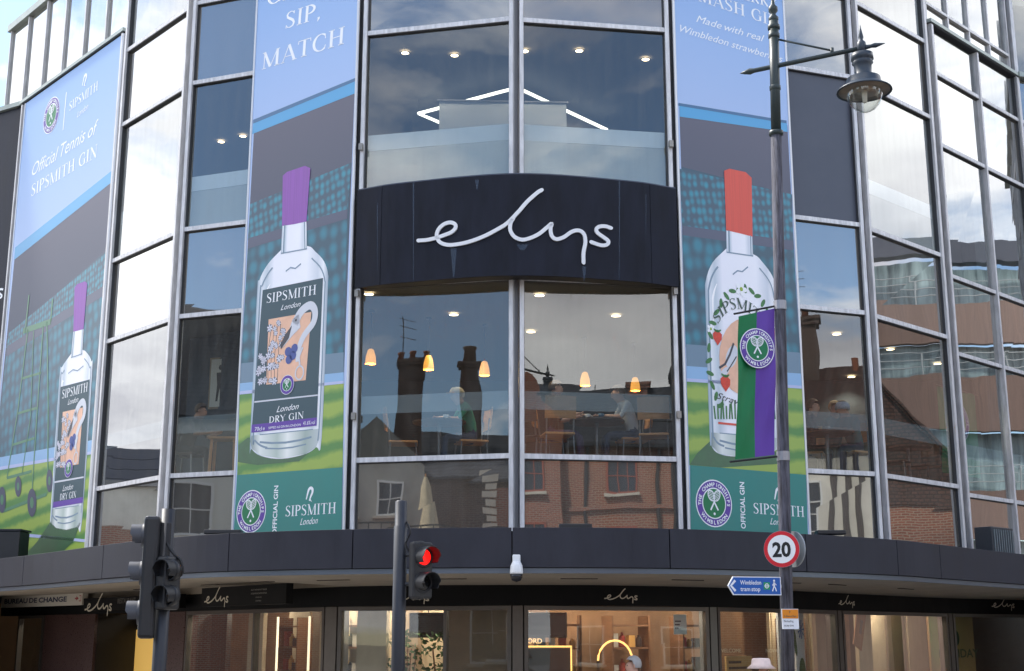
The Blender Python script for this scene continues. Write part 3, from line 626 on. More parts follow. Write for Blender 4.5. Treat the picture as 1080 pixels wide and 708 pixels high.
def emblem(P, c, r, layer=3, sx=1., small=False):
    """round club badge: white rim, purple ring with lettering, green field, crossed rackets and ball"""
    cx, cy = c; E_ = lambda q: fill(ell(cx, cy, r * q * sx, r * q, 36))
    rt = P.piece('emblem_rim', [E_(1.0)], WHP, layer)
    P.piece('emblem_ring', [E_(.95)], PUR, layer + 1, rt); P.piece('emblem_rim_inner', [E_(.66)], WHP, layer + 2, rt); P.piece('emblem_field', [E_(.61)], GRN, layer + 3, rt)
    if not small:
        def on_ring(text, mid, rad, step, up):
            sh = []
            for i, ch in enumerate(text):
                if ch == ' ': continue
                a = mid + (i - (len(text) - 1) / 2) * step * (-1 if up else 1); V, F, w, *_ = sans(ch, bold=.03); h = r * .165; t = R(a); k = R(a - 90 if up else a + 90)
                q = []
                for p in V:
                    x, y = (p.x - w / 2) * h, p.y * h - h * .5; q.append((cx + (rad * r * math.cos(t) + x * math.cos(k) - y * math.sin(k)) * sx, cy + rad * r * math.sin(t) + x * math.sin(k) + y * math.cos(k)))
                sh.append((q, F))
            return sh
        rg = on_ring('THE CHAMPIONSHIPS', 90, .80, 11.6, True); P.piece('emblem_lettering', rg[:3], WHP, layer + 4, rt); P.piece('emblem_lettering', rg[3:], WHP, layer + 4, rt); P.piece('emblem_lettering', on_ring('WIMBLEDON', 270, .80, 12.5, False), WHP, layer + 4, rt)
    for sg in (-1, 1):
        a = 90 - sg * 30; dx, dy = math.cos(R(a)) * r, math.sin(R(a)) * r; hx, hy = cx + dx * .30 * sx, cy + dy * .30 + r * .06
        sh = [ribbon(ell(hx, hy, r * .235, r * .16, 20, 0, 360, a) + [ell(hx, hy, r * .235, r * .16, 20, 0, 360, a)[0]], r * .05), ribbon([(hx - dx * .22, hy - dy * .22), (cx - dx * .42 * sx, cy - dy * .36 + r * .02)], r * .075)]
        for q in (-.09, -.03, .03, .09):
            pa = Vector((math.cos(R(a)), math.sin(R(a)))) * r; pb = Vector((-pa.y, pa.x)); m = Vector((hx, hy)); sh.append(ribbon([m + pb * q - pa * .2, m + pb * q + pa * .2], r * .018)); sh.append(ribbon([m + pa * q * 1.6 - pb * .14, m + pa * q * 1.6 + pb * .14], r * .018))
        P.piece('racket', sh, WHP, layer + 4 + (sg > 0), rt)
    P.piece('ball', [fill(ell(cx, cy - r * .44, r * .06, r * .06, 12))], WHP, layer + 4, rt)
def swan(P, c, h, layer=3, mat=None):
    """small neck-and-head brand mark, height h"""
    pts = [(-.10, -.42), (.02, -.12), (.18, .18), (.16, .42), (-.02, .5), (-.2, .38), (-.3, .1), (-.42, -.3)]
    x, y = c; Q = catmull([(x + a * h, y + b * h, 0) for a, b in pts], 4); n = len(Q)
    sh = [ribbon(Q, [h * (.10 + .12 * math.sin(math.pi * i / (n - 1))) for i in range(n)]), fill([(x - .06 * h, y - .2 * h), (x + .16 * h, y - .5 * h), (x + .02 * h, y - .44 * h)])]
    return P.piece('brand_mark', sh, mat or WHP, layer)
def mk_banner(label, p0, p1, px0, px1, z0, z1, off=.06):
    fr = Frame(p0, p1, off); u0, u1 = fr.uv(*px0).x, fr.uv(*px1).x; root = thing('banner', label, 'banner', (fr.o.x, fr.o.y, 0), fr.rz)
    P = Print(fr, root); P.u0, P.u1 = u0, u1; P.z0, P.z1 = z0, z1
    mb = MB(); mb.add([(u0, y, z) for z in (z0, z1) for y in (-.002, .012)] + [(u1, y, z) for z in (z0, z1) for y in (-.002, .012)], [(0, 4, 6, 2), (1, 3, 7, 5), (0, 2, 3, 1), (4, 5, 7, 6), (2, 6, 7, 3), (0, 1, 5, 4)])
    loc_build(mb, 'banner_sheet', SKYP, root)
    mb = MB(); 
    for u in (u0 - .02, u1 + .02): mb.tube([(u, 0, z0), (u, 0, z1)], .022, 6)
    loc_build(mb, 'tension_rail', M('rail_alu', (215, 216, 218), .4, .3), root)
    def px(pts):
        o = []
        for p in pts:
            q = fr.uv(*p); o.append(Vector((min(max(q.x, u0 + .004), u1 - .004), max(q.y, z0 + .003))))
        return o
    P.px = px; return P
def zone(P, name, pts, mat, layer): return P.piece(name, [fill(P.px(pts))], mat, layer)
def gin_label(P, c, full=True):
    """the printed label; c maps label space (0..1, 0..1 from bottom left) to banner metres"""
    q = lambda pts: [c(*p) for p in pts]; h = (c(0, 1) - c(0, 0)).length
    P.piece('label_picture', [fill(q([(.17, .13), (.80, .13), (.84, .72), (.14, .72)]))], PEACH, 8)
    sh = []; bk = []; random.seed(11)
    for i in range(44):
        x, y = random.uniform(.03, .42), random.uniform(.13, .70)
        if y > .45 and x < .14: continue
        m = c(x, y); r_ = h * random.uniform(.022, .036); a0 = random.uniform(0, 60); bk.append(fill(ell(m.x, m.y, r_ * 1.05, r_ * 1.05, 9)))
        for j in range(6): sh.append(fill(ell(m.x + r_ * .6 * math.cos(R(a0 + 60 * j)), m.y + r_ * .6 * math.sin(R(a0 + 60 * j)), r_ * .5, r_ * .22, 8, 0, 360, a0 + 60 * j)))
    P.piece('label_blossom_ground', bk, M('print_blossom_ground', (92, 100, 116), .5), 9, step=.00135)
    P.piece('label_blossom', sh, M('print_blossom', (214, 214, 228), .5), 9)
    P.piece('label_stems', [ribbon(q([(.2 + .05 * i, .14), (.16 + .06 * i, .4), (.2 + .05 * i, .66)]), h * .006) for i in range(4)], INK, 8, step=.00145)
    nk = catmull([(*c(x, y), 0) for x, y in ((.66, .30), (.66, .40), (.74, .52), (.88, .62), (.90, .72), (.82, .78), (.68, .74), (.58, .64))], 5)
    P.piece('label_bird_neck', [ribbon(nk, [h * (.05 + .035 * i / len(nk)) for i in range(len(nk))]), fill(q([(.64, .72), (.68, .60), (.56, .54), (.40, .44), (.38, .48), (.50, .60), (.54, .68)]))], SILV, 10)
    P.piece('label_beak', [fill(q([(.54, .63), (.50, .52), (.38, .43), (.36, .47), (.44, .56)])), fill(ell(*c(.60, .67), h * .012, h * .012, 8))], INK, 11)
    P.piece('label_berries', [fill(ell(*c(x, y), h * .042, h * .042, 12)) for x, y in ((.50, .40), (.58, .36), (.52, .33), (.60, .42))], BERRY, 11)
    P.piece('label_still', [ribbon(ell(*c(.70, .2), h * .05, h * .06, 16) + [ell(*c(.70, .2), h * .05, h * .06, 16)[0]], h * .014), ribbon(q([(.70, .26), (.68, .34), (.73, .42)]), h * .02)], SILV, 11)
def bottle(P, cap, neck, body, base, capmat):
    sm = lambda pts: [(p.x, p.y) for p in catmull([(x, y, 0) for x, y in pts] + [(*pts[0], 0)], 4)[:-1]]
    P.piece('bottle_body', [fill(P.px(sm(body)))], BOTP, 5); P.piece('bottle_base', [fill(P.px(base))], BASEP, 6)
    P.piece('bottle_neck', [fill(P.px(neck))], BOTP, 6); P.piece('bottle_cap', [fill(P.px(cap))], capmat, 7)
    lp = lambda p, q, t: (p[0] + (q[0] - p[0]) * t, p[1] + (q[1] - p[1]) * t); D_ = M('print_glass_line', (122, 146, 166), .4); Hh = M('print_glass_glint', (250, 251, 254), .4)
    cm = (sum(p[0] for p in body) / len(body), sum(p[1] for p in body) / len(body)); ins = [lp(p, cm, .085) for p in sm(body)]
    k = len(ins); P.piece('glass_contour_print', [ribbon(P.px(ins[int(k * .12):int(k * .42)]), .022), ribbon(P.px(ins[int(k * .62):int(k * .97)]), .03)], D_, 6, step=.0016)
    n0, n1, n2, n3 = neck; P.piece('neck_line_print', [ribbon(P.px([lp(n0, n1, .1), lp(n3, n2, .1)]), .03), ribbon(P.px([lp(n0, n1, .92), lp(n3, n2, .92)]), .02), ribbon(P.px([lp(n3, n2, 0), lp(n3, n2, 1)]), .02)], D_, 7)
    P.piece('glint_print', [ribbon(P.px([lp(p, cm, .2) for p in sm(body)[int(k * .8):int(k * .95)]]), [.01 + .03 * math.sin(math.pi * i / max(1, len(sm(body)[int(k * .8):int(k * .95)]) - 1)) for i in range(len(sm(body)[int(k * .8):int(k * .95)]))])], Hh, 6, step=.0015)
    bl, br_ = base[0], base[1]; P.piece('base_ripple_print', [ribbon(P.px([lp(bl, br_, t) for t in (.12, .5, .9)]), .014), ribbon(P.px([(lambda q: (q[0], q[1] + 6 + 5 * math.sin(math.pi * t)))(lp(bl, br_, t)) for t in (.12, .3, .5, .7, .88)]), .03), ribbon(P.px([(lambda q: (q[0], q[1] + 12 + 5 * math.sin(math.pi * t)))(lp(bl, br_, t)) for t in (.2, .4, .6, .8)]), .022)], D_, 7)
    sh_ = lp(lp(neck[2], neck[3], .5), cm, .16); P.piece('shoulder_mark_print', [ribbon(P.px([(sh_[0] - 8, sh_[1] + 5), (sh_[0] - 3, sh_[1] + 1), (sh_[0] + 2, sh_[1] + 2), (sh_[0] + 8, sh_[1] - 3)]), .022)], D_, 7)
# --- left of the sign
LB = mk_banner('tall tennis stadium banner with purple capped gin bottle left of the elys sign', (-4.209, 19.92), (-2.33, 18.51), (249.2, 498), (362.2, 540), 3.22, 12.45)
zone(LB, 'stand_print', [(268, 133), (374, 90), (362, 420), (250, 420)], STAND, 1)
zone(LB, 'lower_stand_print', [(264, 222), (370, 172), (362, 420), (250, 420)], STAND2, 2)
zone(LB, 'upper_tier_print', [(264, 216), (371, 172), (366.5, 223), (261.5, 254)], SEATS_HI, 3); zone(LB, 'lower_tier_print', [(261.5, 262), (366.5, 231), (362, 375), (254, 387)], SEATS_LO, 3)
zone(LB, 'walkway_print', [(262, 252), (367, 221), (366.5, 231), (261.5, 263)], M('print_walkway', (74, 82, 106), .36), 4)
zone(LB, 'roof_edge_print', [(267, 127), (375, 82.5), (375, 86), (267, 131)], BLUE2, 3); zone(LB, 'roof_stripe_print', [(267, 130), (375, 85.5), (374, 99), (266, 142)], BLUE, 2)
zone(LB, 'barrier_print', [(254, 384), (363, 372), (363, 393), (253, 405)], M('print_barrier', (100, 128, 150), .36), 4); zone(LB, 'advert_strip_print', [(253, 405), (363, 392), (363, 403), (252, 415)], M('print_strip', (134, 176, 216), .36), 4)
zone(LB, 'grass_print', [(252.5, 415), (363, 403), (362, 494), (250.6, 502)], GRASSP, 3)
zone(LB, 'court_line_print', [(252, 413.5), (363, 402), (363, 405), (252, 417)], LAV, 5)
P = LB; P.piece('shadow_print', [fill(P.px([(262, 462), (252, 470), (251.5, 488), (272, 491), (316, 487), (336, 470), (300, 466)]))], GRSH, 4, step=.0016)
bottle(LB, [(298.6, 186), (303, 182), (322, 175.5), (327.7, 178), (323.6, 234.3), (311, 237), (297.9, 239)], [(298.2, 238), (323.6, 234), (324.2, 263), (296.6, 268)],
       [(297, 264), (324, 260), (333, 266), (342, 276), (346.4, 290), (346, 310), (339.9, 462), (334, 472), (322.8, 479.3), (297.4, 484.5), (276, 481.5), (266, 474), (264.4, 466), (271.5, 312), (274, 296), (283, 279)],
       [(266, 460), (338, 452.6), (337.6, 463), (334, 472), (322.8, 479.3), (297.4, 484), (276, 481), (266.4, 474), (264.6, 466)], PURC)
zone(LB, 'label_print', [(277.6, 306.6), (341.2, 293.7), (335, 441), (266.6, 449)], LBL, 7); zone(LB, 'label_rule', [(269, 423.8), (336, 416.5), (336, 418), (269, 425.4)], SILV, 8); zone(LB, 'label_band', [(266.4, 448.6), (335, 440.8), (334.7, 449.4), (265.9, 457)], PUR, 8)
def lab(P, bl, br, tl, tr):
    a, b, c_, d = (P.fr.uv(*p) for p in (bl, br, tl, tr)); return lambda x, y: a.lerp(b, x).lerp(c_.lerp(d, x), y)
gin_label(LB, lab(LB, (269.6, 423), (336.2, 416), (277.4, 307), (341, 294)))
def T(P, name, VF, a, b, h, mat=WHP, layer=9, parent=None):
    V, F = P.place(VF, a, b, h); br = list(VF[3]) if len(VF) > 3 else []
    for lo_, hi_ in zip([-9] + br, br + [1e9]):           # one piece for each word
        F_ = [f for f in F if lo_ <= VF[0][f[0]].x < hi_]
        if F_: P.piece(name, [(V, F_)], mat, layer, parent)
T(LB, 'lettering', serif('SIPSMITH'), (281.5, 320.6), (334, 311), .15); T(LB, 'lettering', sans('London', .45), (297, 328), (318, 323.6), .085, layer=12)
T(LB, 'lettering', sans('London', .45), (292.5, 435.5), (316, 431.8), .095); T(LB, 'lettering', serif('DRY GIN'), (284.5, 447), (321, 441.6), .10); T(LB, 'lettering', sans('70cl e'), (269.5, 455.2), (280, 454.1), .06); T(LB, 'lettering', sans('41.6% vol'), (320.5, 449), (333, 447.7), .06); T(LB, 'lettering', sans('SIPPED AS GIN IN LONDON'), (284, 453.2), (318, 449.6), .036)
e = LB.fr.uv(303.9, 406.4); emblem(LB, (e.x, e.y), .148, 13, small=True)
zone(LB, 'footer_print', [(250.6, 501.6), (362, 493.3), (361, 562), (247, 566)], TEAL, 5)
e = LB.fr.uv(265.4, 540); emblem(LB, (e.x + .005, e.y), .318, 6)
T(LB, 'lettering', sans('OFFICIAL GIN', 0, .02), (292.2, 565), (294.3, 512.5), .09, layer=6); T(LB, 'lettering', serif('SIPSMITH'), (301.5, 545.4), (355, 541.8), .155, layer=6); T(LB, 'lettering', sans('London', .45), (317.2, 554.2), (336, 552.6), .10, layer=6)
e = LB.fr.uv(328.3, 522.5); swan(LB, (e.x, e.y), .2, 6)
T(LB, 'lettering', serif('GAME,'), (281, 7), (356, -17.5), .30, layer=2); T(LB, 'lettering', serif('SIP,'), (300, 31.4), (338, 19.5), .285, layer=2); T(LB, 'lettering', serif('MATCH'), (275.5, 74.4), (363, 46.4), .29, layer=2)
# --- right of the sign
RB = mk_banner('tall tennis stadium banner with red capped bottle right of the elys sign', (2.47, 18.42), (4.414, 19.663), (727.5, 540), (850.0, 495), 3.22, 12.45)
zone(RB, 'stand_print', [(716, 113), (830, 132), (851, 430), (726, 425)], STAND, 1); zone(RB, 'lower_stand_print', [(718, 176), (834, 205), (851, 430), (726, 425)], STAND2, 2)
zone(RB, 'upper_tier_print', [(716, 178), (835, 205), (836, 256), (719, 240)], SEATS_HI, 3); zone(RB, 'lower_tier_print', [(719, 247), (837, 263), (846, 376), (723, 366)], SEATS_LO, 3)
zone(RB, 'walkway_print', [(719, 238), (836, 254), (836, 264), (719, 248)], M('print_walkway', (74, 82, 106)), 4)
zone(RB, 'roof_edge_print', [(715, 108.5), (829, 127), (829, 130), (715, 111.5)], BLUE2, 3); zone(RB, 'roof_stripe_print', [(716, 111), (829.4, 129.6), (830, 139), (716.5, 123)], BLUE, 2)
zone(RB, 'barrier_print', [(723, 363), (845, 372), (846, 394), (724, 386)], M('print_barrier', (100, 128, 150)), 4); zone(RB, 'advert_strip_print', [(724, 386), (846, 394), (847, 408), (724, 400)], M('print_strip', (134, 176, 216)), 4)
zone(RB, 'grass_print', [(724, 400), (847, 408), (850, 501), (727, 490.5)], GRASSP, 3)
zone(RB, 'court_line_print', [(724, 399), (847, 407), (847, 410), (724, 402.5)], LAV, 5)
P = RB; P.piece('shadow_print', [fill(P.px([(752, 462), (735, 478), (727, 490), (760, 493), (822, 489), (824, 478), (790, 470)]))], GRSH, 4, step=.0016)
bottle(RB, [(763, 180), (768.6, 178), (785.6, 181.6), (792, 187.6), (793, 249.6), (779, 246), (765.2, 242.9)], [(765.2, 242), (793, 249), (793.7, 270), (765.6, 266)],
       [(765.6, 262), (793.7, 268), (804, 277), (814, 291), (818.5, 307), (821.5, 340), (823, 460), (819, 474), (800, 481), (775.6, 481.5), (758, 478.5), (750, 470), (748, 455), (743.6, 320), (744, 296), (751, 277)],
       [(750, 456), (821, 462), (818, 474), (800, 481), (775.6, 481.2), (758, 478.2), (750, 470)], REDC)
def rbp(x, y): return RB.fr.uv(x, y)
sh = []
for i in range(26):
    a = R(-140 + 280 * i / 25); x, y = 782 + 35 * math.sin(a), 374 - 70 * math.cos(a); m = rbp(x, y); q = ell(m.x, m.y, .075, .034, 10, 0, 360, 25 + i * 47); RB.piece('wreath_leaf', [fill(q)], LEAF, 7)
RB.piece('label_oval', [fill([rbp(*p) for p in ell(783, 376, 25, 40, 24)])], PEACH, 8)
RB.piece('label_mark', [fill(ell(*rbp(771, 376), .10, .19, 16, 0, 360, -25)), fill(ell(*rbp(764, 392), .05, .10, 12, 0, 360, -50))], SILV, 9); RB.piece('label_mark_ink', [ribbon([rbp(*p) for p in ((773, 362), (769, 374), (764, 384), (758, 388))], .035), ribbon([rbp(*p) for p in ((776, 376), (770, 386), (766, 392))], .02)], INK, 10)
for i, (x, y, r_) in enumerate(((756, 355, .115), (764.5, 403, .125), (817, 352, .10), (812, 400, .11))):
    m = rbp(x, y); RB.piece('strawberry_print', [fill([(m.x, m.y - r_ * 1.15), (m.x + r_ * .7, m.y - r_ * .3), (m.x + r_ * .75, m.y + r_ * .35), (m.x + r_ * .3, m.y + r_ * .7), (m.x - r_ * .3, m.y + r_ * .7), (m.x - r_ * .75, m.y + r_ * .35), (m.x - r_ * .7, m.y - r_ * .3)])], STRB, 10)
    RB.piece('strawberry_leaf', [fill(ell(m.x + r_ * .3 * k, m.y + r_ * .75, r_ * .4, r_ * .14, 8, 0, 360, 30 * k)) for k in (-1, 0, 1)], LEAF, 11)
for x, y, s_ in ((781, 305, .11), (749, 347, .07), (822, 340, .07)):
    m = rbp(x, y); RB.piece('blossom_print', [fill(ell(m.x + s_ * .6 * math.cos(R(72 * j)), m.y + s_ * .6 * math.sin(R(72 * j)), s_ * .5, s_ * .34, 10, 0, 360, 72 * j)) for j in range(5)], WHP, 9); RB.piece('blossom_centre', [fill(ell(m.x, m.y, s_ * .3, s_ * .3, 10))], M('print_pollen', (150, 176, 60), .5), 11)
V, F, w, _ = serif('SIPSMITH'); A = []; m = rbp(782, 372); rr = .66
for p in V: a = R(146 - 112 * p.x / w); q = rr + .17 * p.y; A.append((m.x + q * math.cos(a) * .82, m.y + q * math.sin(a)))
RB.piece('lettering', [(A, F)], M('print_green_ink', (58, 84, 74), .5), 12); T(RB, 'lettering', sans('Strawberry', .4), (755, 420), (806, 436), .1, INK, 9); RB.piece('label_grass', [ribbon([rbp(754 + 3 * i, 442), rbp(752.5 + 3 * i + (i % 3), 428 - (i % 4) * 2)], .028) for i in range(22)], LEAF, 7, step=.0016)
RB.piece('small_print', [ribbon([rbp(757, 446), rbp(816, 452)], .03)], REDC, 9)
zone(RB, 'footer_print', [(727.6, 490.4), (850, 500.6), (852, 566), (728, 562)], TEAL, 5)
e = RB.fr.uv(752.8, 530.8); emblem(RB, (e.x, e.y), .335, 6)
T(RB, 'lettering', sans('OFFICIAL GIN', 0, .02), (786.2, 557.6), (784.4, 508.5), .09, layer=6); T(RB, 'lettering', serif('SIPSMITH'), (794.3, 541.4), (848.2, 545.2), .155, layer=6); T(RB, 'lettering', sans('London', .45), (812, 552.8), (832, 554.4), .10, layer=6)
e = RB.fr.uv(821, 522.5); swan(RB, (e.x, e.y), .2, 6)
T(RB, 'lettering', serif('STRAWBERRY'), (717, -20), (820, 10), .20, layer=2); T(RB, 'lettering', serif('SMASH GIN'), (726, -2.5), (821, 29.5), .2, layer=2)
T(RB, 'lettering', sans('Made with real', .4), (733.6, 22.8), (806, 44.4), .125, layer=2); T(RB, 'lettering', sans('Wimbledon strawberries', .4), (717, 33.5), (825, 66), .125, layer=2)
# --- far left wing
LL = mk_banner('faded tennis banner with gin bottle and umpire chair on far left wing of store', (-10.65, 26.90), (-7.49, 23.45), (27.5, 107), (129.5, 40), 3.22, 13.34, .05)
zone(LL, 'stand_print', [(16, 268), (121, 184), (98, 500), (-12, 500)], STAND, 1); zone(LL, 'lower_stand_print', [(12, 352), (118, 262), (98, 500), (-12, 510)], STAND2, 2)
zone(LL, 'upper_tier_print', [(10, 352), (118, 264), (114, 302), (7, 368)], SEATS_HI, 3); zone(LL, 'lower_tier_print', [(7, 376), (113, 310), (102, 466), (-9, 486)], SEATS_LO, 3)
zone(LL, 'walkway_print', [(8, 366), (114, 300), (113, 311), (7, 377)], M('print_walkway', (74, 82, 106)), 4); zone(LL, 'roof_stripe_print', [(16, 262), (122, 178), (121, 191), (15, 275)], BLUE, 2)
zone(LL, 'advert_strip_print', [(-8, 485), (102, 464), (101, 478), (-9, 497)], M('print_strip', (134, 176, 216)), 4); zone(LL, 'grass_print', [(-9, 497), (101, 478), (98, 590), (-16, 600)], GRASSP, 3)
zone(LL, 'court_line_print', [(-9, 495), (101, 476), (101, 479), (-9, 498.5)], LAV, 5); zone(LL, 'court_line_print', [(-14, 560), (98, 569), (98, 572), (-14, 563.5)], LAV, 5)
LL.piece('shadow_print', [fill(LL.px([(56, 548), (40, 572), (24, 590), (60, 590), (78, 572), (86, 552)]))], GRSH, 5)
bottle(LL, [(79.2, 304), (82, 300.5), (90, 297.5), (92.6, 299.5), (88.7, 348), (77.9, 350.8)], [(78, 350), (88.7, 347.4), (87.4, 374), (75.4, 378)],
       [(75.6, 374), (87.4, 370), (93, 374), (97, 382), (97.6, 396), (87.4, 549), (82, 556.5), (71, 560), (60, 558), (54.4, 552), (54, 544), (63, 402), (66, 388)],
       [(55.4, 538), (87, 533.4), (86.6, 549), (82, 556.5), (71, 559.6), (60, 557.6), (54.6, 552)], PURC)
zone(LL, 'label_print', [(64.6, 409), (95.2, 401), (88.4, 527), (57, 532)], LBL, 7); zone(LL, 'label_rule', [(58, 508.6), (89.2, 503.2), (89.2, 504.8), (58, 510.4)], SILV, 8); zone(LL, 'label_band', [(57, 530.4), (88.5, 525), (88, 531), (56.6, 536.4)], PUR, 8)
gin_label(LL, lab(LL, (58.4, 508), (89.4, 502.6), (64.6, 409), (95, 401.4)))
T(LL, 'lettering', serif('SIPSMITH'), (66, 421.5), (93, 413.5), .17); T(LL, 'lettering', sans('London', .45), (72.5, 428), (83.5, 424.6), .11, layer=12); T(LL, 'lettering', sans('London', .45), (67, 519), (78, 516.6), .11); T(LL, 'lettering', serif('DRY GIN'), (64, 528.6), (81, 525.4), .12)
e = LL.fr.uv(73.6, 494.6); emblem(LL, (e.x, e.y), .17, 13, small=True)
e = LL.fr.uv(54, 122.5); emblem(LL, (e.x, e.y), .40, 2)
LL.piece('divider_rule', [ribbon([LL.fr.uv(70, 98), LL.fr.uv(66.5, 138)], .035)], WHP, 2); e = LL.fr.uv(89.5, 86); swan(LL, (e.x, e.y), .26, 2); T(LL, 'lettering', serif('SIPSMITH'), (72.5, 118.4), (103, 95.4), .2, layer=2); T(LL, 'lettering', sans('London', .45), (81, 125), (93, 115), .13, layer=2)
T(LL, 'lettering', sans('Official Tennis of', .35), (33.6, 187), (103, 140), .30, layer=2); T(LL, 'lettering', serif('SIPSMITH GIN'), (32.5, 208.6), (102, 166), .27, layer=2)
GRC = M('print_chair_green', (74, 128, 96), .36, 0, .1, 3); TYRE = M('print_tyre', (62, 68, 92), .36)
ch = lambda pts, w=.05: ribbon([LL.fr.uv(*p) for p in pts], w)
LL.piece('umpire_chair_print', [ch([(46, 345), (40, 432), (34.5, 520)]), ch([(50, 340), (51.5, 430), (51, 510)]), ch([(30, 348), (19, 437), (8, 505)]), ch([(36, 350), (33, 440), (24, 500)], .035), ch([(19, 437), (40, 431)]), ch([(24, 400), (44, 394)]), ch([(14, 470), (37, 463)]), ch([(4, 540), (50, 522)], .07), ch([(8, 505), (34, 498)], .06), ch([(25, 350), (54, 340)], .12), ch([(27, 352), (31, 312)], .06), ch([(54, 340), (56, 316)], .06)], GRC, 6)
for x, y, rx, ry in ((20, 514, 3.4, 11), (34.5, 531, 4.8, 15), (3, 528, 4, 14), (53, 508, 3.4, 12)):
    LL.piece('wheel_print', [fill([LL.fr.uv(*p) for p in ell(x, y, rx, ry, 20)])], TYRE, 7); LL.piece('hub_print', [fill([LL.fr.uv(*p) for p in ell(x, y, rx * .4, ry * .4, 12)])], GRC, 8)
for f in (FR['CL'], FR['CR']):    # cable clamps on the middle bay's outer mullions
    for z in (5.05, 6.85, 9.1):
        u = -MW / 2 if f is FR['CL'] else f.w + MW / 2; bar(f, u - .03, u + .03, z - .05, z + .05, .078, .13, 'cable_clamp', M('clamp_steel', (140, 136, 130), .4, .6))
# --- dark wing sign at the far left edge
WS = thing('wing_sign', 'white elys handwriting on the dark cladding at far left edge', 'sign', (fl5.o.x, fl5.o.y, 0), fl5.rz)
PS = Print(fl5, WS); V, F = elys_mesh(); e = fl5.uv(3.5, 306); PS.piece('lettering', [([Vector((e.x - 1.9 + p.x * 1.9, e.y - .35 + p.y * 1.9)) for p in V], F)], WHP, 1)
# ------------------------------------------------------------------ lamp post with flag and signs
LY = 11.2; K = LY / 13.0                                    # distance of the post; K rescales the drawn sizes
zk = lambda z: 2 + (z - 2) * K
PB = at(830, 640, LY); PT = at(815, 0, LY); slope = (PT - PB) / (PT.z - PB.z); P0 = PB + slope * (.12 - PB.z)
def on_post(z): p = P0 + slope * (z - .12); return Vector((p.x, p.y, z))
LG = M('lamp_green', (42, 54, 54), .45, 0, .15, 8); LGD = M('lamp_dark_blue', (44, 56, 68), .45, 0, .12, 8)
WOODY = M('weathered_post', (104, 104, 116), .85, 0, .5, 7, stretch=(6, 6, .6), bump=.5, bscale=30, rgb2=(48, 47, 54)); BASEM = M('post_base_dark', (44, 46, 56), .4, 0, .2, 6)
LAMP = thing('street_lamp', 'tall weathered street lamp with green top, long arm and bell lantern', 'street lamp', tuple(P0))
kk = lambda prof: [(a * K, b * K) for a, b in prof]
mb = MB(); mb.tube([on_post(zk(z)) for z in (1.66, 3, 5, 7.19)], [.064 * K, .061 * K, .059 * K, .056 * K], 14); mb.build('shaft', WOODY, LAMP, True)
mb = MB(); mb.tube([on_post(z) for z in (.12, .3, 1.45, 1.6, 1.72)], [.11, .10, .095, .09, .065], 14); mb.build('base', BASEM, LAMP, True)
mb = MB(); mb.tube([on_post(zk(z)) for z in (7.15, 8.45)], .052 * K, 14); mb.build('upper_shaft', LG, LAMP, True)
for z, r_ in ((7.17, .075), (7.68, .06), (8.38, .066), (8.28, .062)):
    mb = MB(); mb.lathe(kk([(.05, -.03), (r_, -.02), (r_, .02), (.05, .03)]), on_post(zk(z)), 16); mb.build('collar', LG, LAMP, True)
mb = MB(); mb.lathe(kk([(.05, 0), (.055, .05), (.03, .08), (.028, .1), (.05, .13), (.05, .17), (.025, .2), (.008, .3), (.002, .33)]), on_post(zk(8.44)), 14); mb.build('finial', LG, LAMP, True)
pm = on_post(zk(7.93)); d = (Vector((3.60, 12.65, 0)) - Vector((2.52, 13.24, 0))).normalized(); A0 = pm - d * .33 * K; A1 = pm + d * .89 * K
mb = MB(); mb.tube([A0 - d * .05, A0, A0 + d * .05, A0 + d * .09, pm, A1], [.002, .018, .03, .021, .022, .021], 10); mb.build('arm', LG, LAMP, True)
mb = MB(); mb.tube([on_post(zk(8.25)), pm + d * .62 * K + Vector((0, 0, .035))], .0095, 6); mb.tube([pm + d * .62 * K, pm + d * .62 * K + Vector((0, 0, .06))], .017, 6); mb.build('tie_rod', LG, LAMP, True)
LC = A1 + d * .03
mb = MB(); mb.lathe(kk([(.002, .26), (.012, .2), (.028, .12), (.018, .09), (.045, .06), (.05, .02), (.045, -.02), (.02, -.06)]), LC, 12); mb.tube([LC, LC + d * .1 * K, LC + d * .14 * K, LC + d * .24 * K], [.026, .017, .024, .003], 8); mb.build('lantern_finial', LGD, LAMP, True)
mb = MB(); mb.lathe(kk([(.02, -.05), (.11, -.07), (.115, -.13), (.1, -.14), (.1, -.16), (.108, -.17), (.09, -.19), (.085, -.3), (.1, -.315), (.17, -.34), (.18, -.4), (.2, -.42), (.275, -.47), (.28, -.485), (.2, -.46)]), LC, 28, cap=False); mb.build('lantern_hood', LGD, LAMP, True)
mb = MB(); mb.lathe(kk([(.265, -.478), (.19, -.452), (.1, -.45), (.01, -.45)]), LC, 28); mb.build('reflector', M('reflector_grey', (150, 140, 130), .4, .4), LAMP, True)
mb = MB(); mb.lathe(kk([(.185, -.47), (.18, -.53), (.15, -.61), (.1, -.67), (.04, -.7), (.003, -.705)]), LC, 28, cap=False); mb.build('bowl', glass('lamp_bowl', (.86, .88, .86, 1), .06, rough=.05, power=2.5), LAMP, True)
mb = MB(); mb.tube([LC + Vector((0, 0, -.46 * K)), LC + Vector((0, 0, -.6 * K))], [.026, .02], 10); mb.build('bulb', M('bulb_white', (235, 232, 222), .3), LAMP, True)
